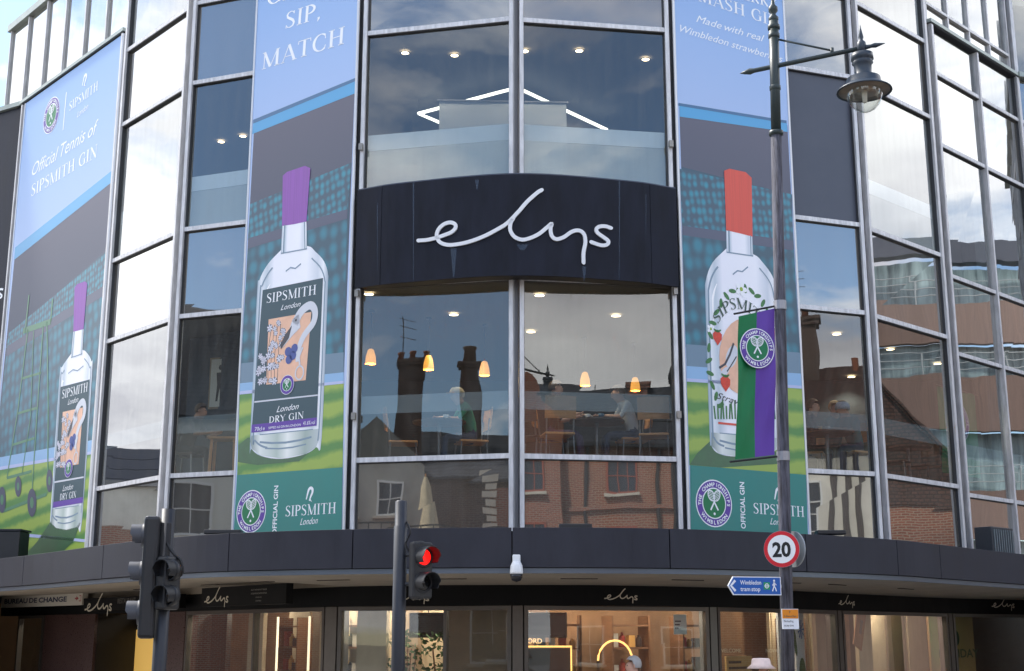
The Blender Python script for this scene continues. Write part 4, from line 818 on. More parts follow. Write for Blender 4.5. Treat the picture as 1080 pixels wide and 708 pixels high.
# flag
FL = thing('flag', 'green and purple hanging flag with round tennis badge on lamp post', 'flag', tuple(on_post(zk(4.0))))
ta, tb = at(774, 331, LY - .12), at(821, 322, LY); ba, bb = at(770, 487, LY - .12), at(822, 481, LY)
fa, fb, ga, gb = at(779, 333.5, LY - .11), at(817, 325, LY - .015), at(775.5, 484.5, LY - .11), at(817, 479.5, LY - .015)
ffr = Frame((ga.x, ga.y), (gb.x, gb.y)); fw = (gb - ga).to_2d().length; 
def flagpt(u, v):
    p = ga.lerp(gb, u).lerp(fa.lerp(fb, u), v); w = (.016 * math.sin(u * 6 + v * 4) + .008 * math.sin(u * 13 - v * 9)) * (1 - abs(2 * v - 1) ** 3) ; return p + Vector((ffr.n.x, ffr.n.y, 0)) * w
for nm, a, b, mt in (('flag_half', 0, .5, M('flag_green', (0, 116, 66), .6, 0, .08, 4)), ('flag_half', .5, 1, M('flag_purple', (96, 60, 160), .6, 0, .08, 4))):
    mb = MB(); n = 24
    for i in range(8):
        u0, u1 = a + (b - a) * i / 8, a + (b - a) * (i + 1) / 8
        mb.strip([flagpt(u0, j / n) for j in range(n + 1)][::-1], [flagpt(u1, j / n) for j in range(n + 1)][::-1])
    mb.build(nm, mt, FL, True)
for a, b in ((ta, tb), (ba, bb)):
    q = on_post(b.z); mb = MB(); mb.tube([a, b, q], .0095, 6); mb.build('flag_rod', M('rod_black', (26, 26, 30), .4), FL)
    mb = MB(); mb.lathe([(.057, -.04), (.057, .04)], q, 14); mb.build('flag_clamp', M('clamp_band', (150, 150, 155), .4, .6), FL)
holder = bpy.data.objects.new('badge', None); COL.objects.link(holder); holder.parent = FL
class FP(Print): pass
cbadge = ga.lerp(gb, .5).lerp(fa.lerp(fb, .5), .745); fpf = Frame((ga.x, ga.y), (gb.x, gb.y), .028); 
holder.location = Vector((fpf.o.x, fpf.o.y, 0)) - Vector(FL.location); holder.rotation_euler = (0, 0, fpf.rz)
P = FP(fpf, holder); slopez = (gb.z - ga.z) / fw
emb_pt = ((cbadge.to_2d() - fpf.o).dot(fpf.t), cbadge.z)
_op = P.piece
emblem(P, emb_pt, .177, 1, sx=.92)
for ch_ in list(holder.children):        # badge pieces belong directly to the flag
    w = Matrix.Translation(holder.location) @ Matrix.Rotation(fpf.rz, 4, 'Z'); ch_.data.transform(w); ch_.parent = FL
    for g in ch_.children: g.data.transform(w)
bpy.data.objects.remove(holder)
# speed sign
def disc(c, n, r_, t, k=32):
    q = n.to_track_quat('Z', 'Y').to_matrix(); mb = MB(); mb.lathe([(r_, -t / 2), (r_, t / 2)], c, k, mat=q.to_4x4()); return mb
def roundsign(label, cpt, yaw, back=False):
    n = Vector((math.sin(yaw), -math.cos(yaw), 0)); root = thing('speed_limit_sign', label, 'sign', tuple(cpt)); root.rotation_euler = (0, 0, yaw)
    mb = MB(); mb.lathe([(.151, .0), (.151, .012)], (0, 0, 0), 36, mat=Matrix.Rotation(R(90), 4, 'X')); loc_build(mb, 'plate', M('sign_back_grey', (150, 156, 162), .5, .2), root)
    f = Frame((0, 0), (1, 0)); PP = Print(f, root)
    off = lambda k: k
    PP.piece('red_ring', [fill(ell(0, 0, .149, .149, 40))], M('sign_red', (206, 22, 40), .4), 8); PP.piece('white_face', [fill(ell(0, 0, .117, .117, 36))], M('sign_white', (238, 240, 242), .4), 9)
    V, F, w, *_ = sans('20', 0, .035); PP.piece('numerals', [([Vector(((p.x - w / 2) * .112, p.y * .12 - .06)) for p in V], F)], M('sign_black', (16, 16, 18), .5), 10)
    mb = MB(); mb.box((0, .05, 0), (.05, .08, .05)); loc_build(mb, 'bracket', M('clamp_band', (150, 150, 155)), root); return root
roundsign('round red ringed 20 speed limit sign facing the road', at(825, 579, LY - .1), R(-24))
rs = roundsign('speed limit sign seen from behind, grey back, beside the round 20 sign', at(836.5, 579, LY + .03), R(118))
# tram finger sign
fs_a, fs_b = at(768, 617.5, LY - .14), at(824, 617, LY - .04); TS = thing('finger_sign', 'blue finger sign reading Wimbledon tram stop pointing left', 'sign', tuple(on_post(zk(2.46))))
ff = Frame((fs_a.x, fs_a.y), (fs_b.x, fs_b.y)); TS.location = (ff.o.x, ff.o.y, 0); TS.rotation_euler = (0, 0, ff.rz); PP = Print(ff, TS); zc = 0.; ww = ff.w / K; hh = .088; TS.location = (ff.o.x, ff.o.y, fs_a.z); TS.scale = (K, K, K)
def arrow(g): return [(g * 1.2, zc), (.055 + g * .5, zc - hh + g), (ww - .0 - g, zc - hh + g), (ww - g, zc + hh - g), (.055 + g * .5, zc + hh - g)]
mb = MB(); pl = arrow(0); v, fc = fill(pl); n = len(pl)
mb.add([(p[0], -.002, p[1]) for p in pl] + [(p[0], .016, p[1]) for p in pl], [tuple(q) for q in fc] + [tuple(i + n for i in q[::-1]) for q in fc] + [(i, i + n, (i + 1) % n + n, (i + 1) % n) for i in range(n)]); loc_build(mb, 'plate', WHP, TS)
PP.piece('blue_field', [fill(arrow(.009))], M('sign_blue', (24, 92, 178), .4), 1)
for t_, z_ in (('Wimbledon', zc + .012), ('tram stop', zc - .05)):
    V, F, w, *_ = sans(t_, 0, .012); PP.piece('lettering', [([Vector((.125 + p.x * .215 / w * (1 if t_[0] == 'W' else .95), z_ + p.y * .042)) for p in V], F)], WHP, 2)
PP.piece('chevron', [ribbon([(.075, zc + .05), (.03, zc), (.075, zc - .05)], .024)], WHP, 2); PP.piece('tram_square', [fill([(.365, zc - .035), (.43, zc - .035), (.43, zc + .035), (.365, zc + .035)])], M('sign_green', (24, 150, 90), .4), 2)
PP.piece('tram_roundel', [ribbon(ell(.3975, zc, .018, .02, 16) + [ell(.3975, zc, .018, .02, 16)[0]], .008), ribbon([(.372, zc), (.423, zc)], .01)], WHP, 3)
PP.piece('walker_symbol', [fill(ell(.475, zc + .05, .011, .011, 10)), ribbon([(.475, zc + .035), (.472, zc - .005)], .02), ribbon([(.472, zc - .002), (.455, zc - .05)], .011), ribbon([(.474, zc - .002), (.487, zc - .022), (.495, zc - .05)], .011), ribbon([(.475, zc + .03), (.455, zc + .005)], .008), ribbon([(.477, zc + .03), (.497, zc + .008)], .008)], WHP, 2)
mb = MB(); mb.box((ww + .03, .02, zc), (.08, .03, .03)); loc_build(mb, 'bracket', M('clamp_band', (150, 150, 155)), TS)
# parking plates
nt_a = at(827, 652, LY - .07); NT = thing('parking_plate', 'small orange and white parking plates strapped to lamp post', 'sign', (nt_a.x - .02, LY - .07, nt_a.z), R(8)); NT.scale = (K, K, K)
PP = Print(Frame((0, 0), (1, 0)), NT); z0 = 0.
mb = MB(); mb.box((.09, .004, z0 - .005), (.165, .01, .19)); loc_build(mb, 'plate', WHP, NT)
PP.piece('orange_field', [fill([(.01, z0 + .0), (.17, z0 + .0), (.17, z0 + .085), (.01, z0 + .085)])], M('plate_orange', (228, 140, 30), .45), 1)
for t_, x, z, hgt, mt in (('P', .08, z0 + .045, .028, LBL), ('8.30am-6.30pm', .03, z0 + .012, .02, LBL), ('No loading', .025, z0 - .035, .022, INK), ('at any time', .025, z0 - .075, .022, INK)):
    V, F, w, *_ = sans(t_); PP.piece('lettering', [([Vector((x + p.x * hgt * .72, z + p.y * hgt)) for p in V], F)], mt, 2)
mb = MB(); mb.box((.07, .03, z0), (.03, .05, .03)); loc_build(mb, 'bracket', M('clamp_band', (150, 150, 155)), NT)

# ------------------------------------------------------------------ traffic signals
SBLK = M('signal_black', (30, 32, 36), .45, 0, .15, 6); SPOL = M('signal_pole', (46, 49, 56), .45, .2, .15, 5); SHOOD = M('signal_hood', (70, 72, 78), .5)
REDL = EM('signal_red_lit', (255, 24, 20), .8); DEAD = M('signal_lens_dark', (24, 26, 28), .15)
def aspect(par, c, r_, yaw, depth=.2, lens=DEAD, hoodm=SBLK):
    """one lamp: lens, rim and a tunnel hood opening along yaw"""
    q = Matrix.Rotation(yaw, 4, 'Z') @ Matrix.Rotation(R(90), 4, 'X'); c = Vector(c)
    mb = MB(); mb.lathe([(.001, .03), (r_ * .6, .02), (r_ * .9, 0)], c, 18, mat=q); ln = mb.build('lens', lens, par, True)
    mb = MB(); k = 18; O, I = [], []
    pts = []
    for j in range(k + 1):
        t = R(-35 + 250 * j / k); pts.append((math.cos(t) * r_, math.sin(t) * r_))
    f = q.to_3x3(); fr_ = [f @ Vector((x, y, -.01)) + c for x, y in pts]; bk = [f @ Vector((x, y, depth * (1 if y > 0 else .82))) + c for x, y in pts]
    f2 = [f @ Vector((x * .93, y * .93, -.01)) + c for x, y in pts]; b2 = [f @ Vector((x * .93, y * .93, depth * (1 if y > 0 else .82))) + c for x, y in pts]
    mb.strip(bk, fr_); mb.strip(f2, b2); mb.strip(b2, bk); mb.build('hood', hoodm, par, True)
    mb = MB(); mb.lathe([(r_ * 1.06, -.05), (r_ * 1.06, .012), (r_ * .9, .014), (r_ * .9, -.05)], c, 20, mat=q); mb.build('lamp_rim', hoodm, par, True)
S1 = at(173, 620, 10.8); TL = thing('traffic_light', 'tall black traffic light seen from the side at left, rounded hoods', 'traffic light', (S1.x, 10.8, .12))
mb = MB(); mb.tube([(S1.x, 10.8, .12), (S1.x, 10.8, 3.02)], .057, 14); mb.build('pole', SPOL, TL, True)
ax = Vector((S1.x - .135, 10.76, 0)); yaw1 = R(-82)      # three-lamp head faces left along the road
mb = MB(); mb.box((ax.x + .03, ax.y, 2.47), (.21, .125, .97), yaw1); mb.build('signal_head', SBLK, TL, bevel=.03)
for i, z in enumerate((2.80, 2.50, 2.19)): aspect(TL, (ax.x - .035, ax.y - .005, z), .092, yaw1, .10, hoodm=SHOOD)
mb = MB(); mb.box((S1.x + .0, 10.78, 2.66), (.09, .07, .5), 0); mb.build('back_bracket', SBLK, TL, bevel=.01)
b2 = Vector((S1.x + .055, 10.68, 0)); yaw2 = R(58)
mb = MB(); mb.box((b2.x + .0, b2.y + .03, 2.42), (.17, .12, .42), yaw2); mb.build('pedestrian_head', SBLK, TL, bevel=.02)
for z in (2.52, 2.32): aspect(TL, (b2.x + .02, b2.y - .03, z), .082, R(-20), .12)
mb = MB(); mb.tube(catmull([(S1.x + .02, 10.74, 2.74), (S1.x + .08, 10.72, 2.66), (S1.x + .15, 10.70, 2.6), (S1.x + .17, 10.70, 2.5), (S1.x + .12, 10.70, 2.46)], 5), .011, 6); mb.build('cable', M('cable_black', (24, 24, 26), .5), TL, True)
S2 = at(422, 600, 13.0); TL2 = thing('traffic_light', 'two lamp pedestrian signal glowing red on a grey pole in the middle', 'traffic light', (S2.x, 13.0, .12))
mb = MB(); mb.tube([(S2.x, 13, .12), (S2.x, 13, 3.06), (S2.x, 13, 3.065), (S2.x, 13, 3.3), (S2.x, 13, 3.312)], [.066, .066, .058, .058, .04], 16); mb.build('pole', SPOL, TL2, True)
c2 = at(447, 588, 12.9); 
mb = MB(); mb.box((c2.x - .06, c2.y + .05, 2.63), (.07, .17, .56), R(35)); mb.build('signal_head', SBLK, TL2, bevel=.02)
aspect(TL2, (c2.x, c2.y, 2.755), .1, R(35), .17, lens=REDL); aspect(TL2, (c2.x, c2.y, 2.51), .1, R(35), .17)
mb = MB(); mb.box((c2.x - .03, c2.y + .03, 2.63), (.22, .1, .54), R(35)); mb.build('head_case', SBLK, TL2, bevel=.02)
for z in (2.5, 2.78):
    mb = MB(); mb.tube([(S2.x, 13, z), (c2.x - .05, c2.y + .05, z)], .02, 8); mb.build('arm', SPOL, TL2)
mb = MB(); mb.tube(catmull([(S2.x + .06, 12.98, 3.1), (S2.x + .10, 12.95, 3.0), (S2.x + .06, 12.95, 2.88), (S2.x + .12, 12.95, 2.78)], 5), .01, 6); mb.build('cable', M('cable_black', (24, 24, 26)), TL2, True)

# ------------------------------------------------------------------ small things on the canopy
cc = at(545, 590, 16.5); CA = thing('security_camera', 'white dome security camera hanging under canopy edge', 'security camera', (cc.x, 16.5, cc.z - .3))
mb = MB(); mb.box((cc.x, 16.56, cc.z + .0), (.10, .1, .12)); mb.build('mount', M('cam_white', (226, 228, 230), .4), CA, bevel=.015)
mb = MB(); mb.lathe([(.05, 0), (.075, -.05), (.082, -.13), (.08, -.15)], (cc.x, 16.48, cc.z - .03), 20); mb.build('housing', M('cam_white', (226, 228, 230)), CA, True)
mb = MB(); mb.lathe([(.077, -.15), (.074, -.19), (.055, -.23), (.002, -.25)], (cc.x, 16.48, cc.z - .03), 20); mb.build('dome', M('dome_black', (26, 26, 34), .12), CA, True)
ac = at(1050, 580, 22.3); AC = thing('air_conditioner', 'grey louvred air conditioning unit standing on canopy at right', 'air conditioner', (ac.x, ac.y, 3.27), R(42))
mb = MB(); mb.box((0, 0, .27), (.72, .32, .5)); loc_build(mb, 'casing', M('ac_dark', (44, 48, 54), .5, 0, .1, 5), AC, bevel=.015)
for i in range(9):
    mb = MB(); mb.box((-.3 + i * .075, -.168, .27), (.03, .014, .42)); loc_build(mb, 'louvre', M('ac_fin', (112, 124, 130), .4, .3), AC)
for x in (-.3, .3):
    mb = MB(); mb.box((x, 0, .01), (.06, .3, .02)); loc_build(mb, 'foot', SBLK, AC)
for lab_, x, y, Y, w in (('flat black floodlight on canopy below the left gin banner', 236, 562, 18.0, .5), ('flat black floodlight on canopy under the right middle window', 607, 555.5, 16.95, .42), ('flat black floodlight on canopy beside the right tennis banner', 876, 561.5, 18.6, .4)):
    p = at(x, y, Y); t = thing('floodlight', lab_, 'floodlight', (p.x, p.y, 3.27), 0, 'floodlights on the canopy')
    mb = MB(); mb.box((0, 0, p.z - 3.27), (w, .2, .06)); loc_build(mb, 'lamp_body', SBLK, t, bevel=.012)
    mb = MB(); mb.box((0, .03, (p.z - 3.27) / 2), (.05, .05, p.z - 3.27)); loc_build(mb, 'stem', SBLK, t)
px_ = at(8, 580, 24.2); t = thing('equipment_box', 'black box standing on the canopy at far left edge', 'box', (px_.x - .2, px_.y, 3.27))
mb = MB(); mb.box((0, 0, .3), (1.0, .5, .6)); loc_build(mb, 'casing', SBLK, t, bevel=.02); mb = MB(); mb.box((0, 0, .62), (1.04, .54, .03)); loc_build(mb, 'lid', SPOL, t)

# ------------------------------------------------------------------ shopfront signs
V_E, F_E = elys_mesh(.075)
def fascia_logo(x, y, wpx):
    s = on_curve(inner, x); a, b = c_at(inner, s - 1.2), c_at(inner, s + 1.2); f = Frame(a, b, .018); l0, l1 = f.uv(x - wpx / 2, y), f.uv(x + wpx / 2, y); L_ = l1.x - l0.x
    mb = MB(); mb.add([f.pt(l0.x + p.x * L_, .004, l0.y - L_ * .17 + p.y * L_) for p in V_E], F_E); return mb.build('fascia_logo', M('logo_cream', (214, 204, 184), .5), STORE)
for x, y, w_ in ((655, 629, 35), (435, 631, 36), (893, 634.5, 17), (1058, 637, 24)): fascia_logo(x, y, w_)
def box_sign(label, x0, x1, ymid, hm, Yoff, face, z=None):
    s0, s1 = on_curve(inner, x0), on_curve(inner, x1); s0 = 3. if s0 is None else s0; a, b = c_at(inner, s0), c_at(inner, s1); f = Frame(a, b, Yoff); e = f.uv((x0 + x1) / 2, ymid)
    root = thing('box_sign', label, 'sign', (f.o.x, f.o.y, 0), f.rz); u0, u1 = f.uv(x0, ymid).x, f.uv(x1, ymid).x; mb = MB(); mb.box(((u0 + u1) / 2, .06, e.y), (u1 - u0, .12, hm)); loc_build(mb, 'case', face, root); return Print(f, root), u0, u1, e.y
PP, u0, u1, zc = box_sign('black hanging box sign with cream elys handwriting and small print near left door', 213, 302, 628.5, .30, .62, BLK)
L_ = (u1 - u0) * .3; PP.piece('lettering', [([Vector((u0 + .12 + p.x * L_, zc - L_ * .2 + p.y * L_)) for p in V_E], F_E)], M('logo_cream', (214, 204, 184)), 1)
for i, t_ in enumerate(('BEAUTY AND FASHION TO TREASURE', 'ACCESSORIES AND HOME AND MORE', 'www.elys.co.uk', 'elyswimbledon')):
    V, F, w, *_ = sans(t_); PP.piece('small_print', [([Vector((u0 + (u1 - u0) * .70 - w * .011 + p.x * .022, zc + .065 - i * .055 + p.y * .024)) for p in V], F)], M('print_grey', (150, 146, 140), .6), 1)
for u in (u0 + .1, u1 - .1): mb = MB(); mb.tube([(u, .06, zc + .14), (u, .06, 2.78)], .012, 6); loc_build(mb, 'hanger', SBLK, PP.root)
CREAM = M('sign_cream', (214, 208, 196), .5)
PP, u0, u1, zc = box_sign('cream bureau de change sign above the far left shop window', 2, 87, 633.5, .26, .25, CREAM)
V, F, w, *_ = sans('BUREAU DE CHANGE', 0, .03); L_ = (u1 - u0) * .78; PP.piece('lettering', [([Vector((u0 + .16 + p.x * L_ / w, zc - .05 + p.y * .1)) for p in V], F)], M('ink_navy', (28, 40, 76), .5), 1)
PP.piece('arrow_mark', [fill([(u1 - .24, zc - .045), (u1 - .24, zc + .045), (u1 - .14, zc)]), ribbon([(u1 - .3, zc), (u1 - .2, zc)], .025), ribbon([(u1 - .12, zc + .05), (u1 - .05, zc + .05), (u1 - .05, zc - .05), (u1 - .12, zc - .05)], .02)], M('ink_red', (170, 60, 66), .5), 1)
PP, u0, u1, zc = box_sign('black elys restaurant sign between bureau sign and left traffic light', 88.5, 190, 636.5, .24, .25, BLK)
L_ = (u1 - u0) * .3; PP.piece('lettering', [([Vector((u0 + .08 + p.x * L_, zc - L_ * .2 + p.y * L_)) for p in V_E], F_E)], M('logo_cream', (214, 204, 184)), 1)
V, F, w, *_ = sans('RESTAURANT', 0, .02); PP.piece('lettering', [([Vector((u0 + (u1 - u0) * .38 + p.x * .085, zc + p.y * .095)) for p in V], F)], M('print_grey2', (96, 92, 88), .6), 1); V, F, w, *_ = sans('SECOND FLOOR'); PP.piece('lettering', [([Vector((u0 + (u1 - u0) * .60 + p.x * .03, zc - .07 + p.y * .035)) for p in V], F)], M('print_grey', (150, 146, 140)), 1)
# ------------------------------------------------------------------ people (one continuous skinned body each)
SKIN = M('skin', (206, 160, 136), .55); SKIN2 = M('skin_pale', (222, 180, 160), .55)
def person(label, loc, rz, pose, shirt, legs, shoes, hair, hat=None, name='person', sk=None):
    sk = sk or SKIN; root = thing(name, label, 'person', loc, rz)
    sit = pose != 'stand'
    # local frame: facing -y
    if sit:
        J = {'pel': (0, 0, .52), 'sp': (0, -.01, .72), 'ch': (0, -.03, .92), 'nk': (0, -.05, 1.08), 'hd': (0, -.085, 1.20), 'tp': (0, -.08, 1.30), 'ns': (0, -.185, 1.19)}
        for s_, n in ((-1, 'l'), (1, 'r')):
            J.update({'sh' + n: (s_ * .17, -.03, 1.0), 'el' + n: (s_ * .22, -.12, .76), 'wr' + n: (s_ * .13, -.36, .80), 'hp' + n: (s_ * .09, 0, .5), 'kn' + n: (s_ * .11, -.42, .52), 'an' + n: (s_ * .11, -.44, .09), 'to' + n: (s_ * .12, -.60, .045)})
        if pose == 'lean':
            J.update({'ch': (0, -.10, .90), 'nk': (0, -.17, 1.04), 'hd': (0, -.23, 1.14), 'tp': (0, -.23, 1.24), 'ns': (0, -.33, 1.11)})
            for s_, n in ((-1, 'l'), (1, 'r')): J.update({'sh' + n: (s_ * .17, -.12, .98), 'el' + n: (s_ * .24, -.24, .76), 'wr' + n: (s_ * .1, -.46, .79)})
    else:
        J = {'pel': (0, 0, .95), 'sp': (0, 0, 1.13), 'ch': (0, -.01, 1.32), 'nk': (0, -.015, 1.47), 'hd': (0, -.035, 1.58), 'tp': (0, -.03, 1.68), 'ns': (0, -.14, 1.57)}
        for s_, n in ((-1, 'l'), (1, 'r')):
            k = .08 * s_
            J.update({'sh' + n: (s_ * .17, 0, 1.40), 'el' + n: (s_ * .23, .02 + k, 1.13), 'wr' + n: (s_ * .23, -.08 + k, .90), 'hp' + n: (s_ * .09, 0, .92), 'kn' + n: (s_ * .1, -.03 - k, .5), 'an' + n: (s_ * .1, .03 - k, .09), 'to' + n: (s_ * .12, -.13 - k, .04)})
    for s_, n in ((-1, 'l'), (1, 'r')):
        w, e_ = Vector(J['wr' + n]), Vector(J['el' + n]); d = (w - e_).normalized(); sd_ = d.cross(Vector((0, 0, 1))); sd_ = sd_.normalized() if sd_.length > .2 else Vector((0, 1, 0))
        J['pm' + n] = w + d * .06; dn = d.cross(sd_)
        for i, (o, ln) in enumerate(((-.03, .065), (-.01, .075), (.01, .07), (.03, .055))):
            J['k%d%s' % (i, n)] = w + d * .095 + sd_ * o; J['f%d%s' % (i, n)] = w + d * (.095 + ln * .75) + sd_ * o * 1.15 - dn * .02 * (1 if dn.z < 0 else -1)
        J['th' + n] = w + d * .075 + sd_ * -.06 * s_
    B = [('pel', 'sp'), ('sp', 'ch'), ('ch', 'nk'), ('nk', 'hd'), ('hd', 'tp'), ('hd', 'ns')]
    for n in 'lr':
        B += [('ch', 'sh' + n), ('sh' + n, 'el' + n), ('el' + n, 'wr' + n), ('wr' + n, 'pm' + n), ('pm' + n, 'th' + n), ('pel', 'hp' + n), ('hp' + n, 'kn' + n), ('kn' + n, 'an' + n), ('an' + n, 'to' + n)]
        B += [('pm' + n, 'k%d%s' % (i, n)) for i in range(4)] + [('k%d%s' % (i, n), 'f%d%s' % (i, n)) for i in range(4)]
    rad = {'pel': (.15, .11), 'sp': (.135, .10), 'ch': (.15, .11), 'nk': (.055, .055), 'hd': (.082, .1), 'tp': (.06, .07), 'ns': (.016, .016), 'sh': (.062, .062), 'el': (.043, .043), 'wr': (.028, .028), 'pm': (.03, .02), 'th': (.01, .01), 'hp': (.085, .09), 'kn': (.058, .058), 'an': (.04, .04), 'to': (.035, .028)}
    names = list(J); me = bpy.data.meshes.new('body'); me.from_pydata([Vector(J[n]) for n in names], [(names.index(a), names.index(b)) for a, b in B], []); ob = bpy.data.objects.new('body', me); COL.objects.link(ob)
    md = ob.modifiers.new('skin', 'SKIN'); ss = ob.modifiers.new('sub', 'SUBSURF'); ss.levels = 1; ss.render_levels = 1
    for i, n in enumerate(names):
        v = me.skin_vertices[0].data[i]; key = n if n in rad else n[:-1]
        v.radius = rad.get(key, (.009, .009)) if n[0] not in 'kf' or key in rad else (.009, .009)
        if n == 'pel': v.use_root = True
    dg = bpy.context.evaluated_depsgraph_get(); new = bpy.data.meshes.new_from_object(ob.evaluated_get(dg)); bpy.data.objects.remove(ob)
    part = {}
    for a, b in B:
        n = b[:2]
        part[(a, b)] = 0
        if n in ('sp', 'ch', 'nk', 'sh', 'el'): part[(a, b)] = 1
        if n == 'nk' : part[(a, b)] = 1
        if n in ('hp', 'kn', 'an'): part[(a, b)] = 2
        if n == 'to': part[(a, b)] = 3
    for mm in (sk, shirt, legs, shoes): new.materials.append(mm)
    segs = [(Vector(J[a]), Vector(J[b]), part[(a, b)]) for a, b in B]
    for p in new.polygons:
        c = p.center; best = 1e9
        for a, b, i in segs:
            ab = b - a; t = max(0, min(1, (c - a).dot(ab) / max(ab.length_squared, 1e-9))); dd = (c - a - ab * t).length
            if dd < best: best = dd; mi = i
        if c.z > J['nk'][2] - .01 and abs(c.x) < .09: mi = 0
        p.material_index = mi; p.use_smooth = True
    new.name = 'body'; bo = bpy.data.objects.new('body', new); COL.objects.link(bo); bo.parent = root
    hd, tp, ns = Vector(J['hd']), Vector(J['tp']), Vector(J['ns']); f = (ns - hd); f.z = 0; f.normalize()
    hc = hd.lerp(tp, .45) - f * .012; mb = MB(); k = 14; rows_ = 7; vv = []
    for i in range(rows_ + 1):
        ph = R(90 - i * 118 / rows_)
        for j in range(k):
            a = 2 * math.pi * j / k; dv = Vector((math.cos(a), math.sin(a), 0)); fr_ = dv.dot(f); low = max(ph, R(22 + 8 * fr_)) if fr_ > .25 else ph
            vv.append(hc + Vector((dv.x * math.cos(low) * .098, dv.y * math.cos(low) * .112, math.sin(low) * .112)))
    mb.add(vv, [(i * k + j, (i + 1) * k + j, (i + 1) * k + (j + 1) % k, i * k + (j + 1) % k) for i in range(rows_) for j in range(k)]); loc_build(mb, 'hair', hair, root, True)
    for s_ in (-1, 1):
        e = hd + f * .083 + Vector((f.y, -f.x, 0)) * .032 * s_ + Vector((0, 0, .022)); mb = MB(); mb.lathe([(.002, -.008), (.009, 0), (.002, .008)], e, 8); loc_build(mb, 'eye', M('eye_dark', (34, 30, 28), .3), root)
        e = hd + Vector((f.y, -f.x, 0)) * .088 * s_ + Vector((0, 0, .01)); mb = MB(); mb.lathe([(.004, -.03), (.014, 0), (.004, .03)], e, 8); loc_build(mb, 'ear', sk, root, True)
    mb = MB(); mb.box(hd + f * .088 + Vector((0, 0, -.045)), (.04, .012, .008), math.atan2(f.y, f.x) + math.pi / 2); loc_build(mb, 'mouth', M('lips', (160, 96, 88), .5), root)
    if hat == 'bucket':
        mb = MB(); mb.lathe([(.185, .0), (.125, .05), (.115, .11), (.10, .126), (.002, .13)], hd + Vector((0, 0, .045)), 22); loc_build(mb, 'bucket_hat', M('hat_pink', (226, 204, 196), .8, 0, .1, 20), root, True)
    if hat == 'cap':
        h0 = hd + Vector((0, 0, .05)); mb = MB(); mb.lathe([(.112, 0), (.11, .04), (.08, .085), (.002, .1)], h0, 18); mb.add([h0 + Vector((f.y, -f.x, 0)) * a + f * b + Vector((0, 0, .004)) for a, b in ((-.08, .07), (.08, .07), (.06, .17), (-.06, .17))], [(0, 1, 2, 3)]); loc_build(mb, 'cap', M('cap_beige', (190, 176, 146), .8), root, True)
    if hat == 'scarf':
        mb = MB(); mb.lathe([(.118, -.03), (.12, .03), (.09, .085), (.002, .105)], hd + Vector((0, .01, .03)), 18); loc_build(mb, 'headscarf', M('scarf_check', (186, 198, 214), .8, 0, .3, 60), root, True)
    return root

# ------------------------------------------------------------------ furniture builders
OAK = M('oak', (206, 148, 94), .5, 0, .15, 5, stretch=(1, 1, 8)); OAKD = M('dark_oak', (70, 52, 42), .5, 0, .2, 5); STEEL = M('steel_leg', (120, 120, 124), .35, .7); PLUM = M('plum_leather', (86, 44, 66), .5)
def chair(label, loc, rz, group='cafe chairs upstairs', wood=None):
    t = thing('cafe_chair', label, 'chair', loc, rz, group); w = wood or OAK
    mb = MB(); mb.box((0, 0, .45), (.44, .44, .035)); loc_build(mb, 'seat', w, t, bevel=.012)
    A = []; B_ = []
    for j in range(9):
        x = -.23 + .46 * j / 8; y = .22 + .05 * (1 - (x / .23) ** 2); A.append((x, y, .66)); B_.append((x, y + .04, .98))
    mb = MB(); q = len(A); a2 = [(x, y + .018, z) for x, y, z in A]; b2 = [(x, y + .018, z) for x, y, z in B_]
    mb.strip(A, B_); mb.strip(b2, a2); mb.strip(B_, b2); mb.strip(a2, A); mb.add([A[0], B_[0], b2[0], a2[0], A[-1], B_[-1], b2[-1], a2[-1]], [(0, 1, 2, 3), (7, 6, 5, 4)]); loc_build(mb, 'backrest', w, t)
    for sx in (-1, 1):
        for sy in (-1, 1):
            mb = MB(); mb.tube([(sx * .2, sy * .19, .445), (sx * .215, sy * .22, 0)], .012, 8); loc_build(mb, 'leg', STEEL, t)
        mb = MB(); mb.tube([(sx * .2, .2, .45), (sx * .2, .235, .8)], .012, 8); loc_build(mb, 'back_post', STEEL, t)
    return t
def table(label, loc, r_=.38, group='cafe tables upstairs'):
    t = thing('cafe_table', label, 'table', loc, 0, group); mb = MB(); mb.lathe([(r_, .71), (r_, .74)], (0, 0, 0), 24); loc_build(mb, 'table_top', OAKD, t)
    mb = MB(); mb.lathe([(.03, .03), (.03, .71)], (0, 0, 0), 12); loc_build(mb, 'pedestal', STEEL, t); mb = MB(); mb.lathe([(.24, 0), (.23, .02), (.05, .04)], (0, 0, 0), 20); loc_build(mb, 'foot_plate', STEEL, t); return t
def cup(label, loc, m):
    t = thing('cup', label, 'cup', loc); mb = MB(); mb.lathe([(.03, 0), (.045, .06), (.047, .075), (.042, .074), (.03, .01)], (0, 0, 0), 14); loc_build(mb, 'bowl', m, t, True)
    mb = MB(); mb.tube([(.045, 0, .06), (.068, 0, .05), (.066, 0, .025), (.04, 0, .02)], .006, 6); loc_build(mb, 'handle', m, t); mb = MB(); mb.lathe([(.07, -.004), (.075, .004)], (0, 0, 0), 16); loc_build(mb, 'saucer', m, t)
CHINA = M('china', (224, 228, 230), .25); CHINAB = M('china_blue', (70, 120, 150), .25)
F1 = 4.412
def fl(x, y, Y): p = at(x, y, Y); return (p.x, Y, F1)
PEND = EM('pendant_glow', (255, 176, 78), .5)
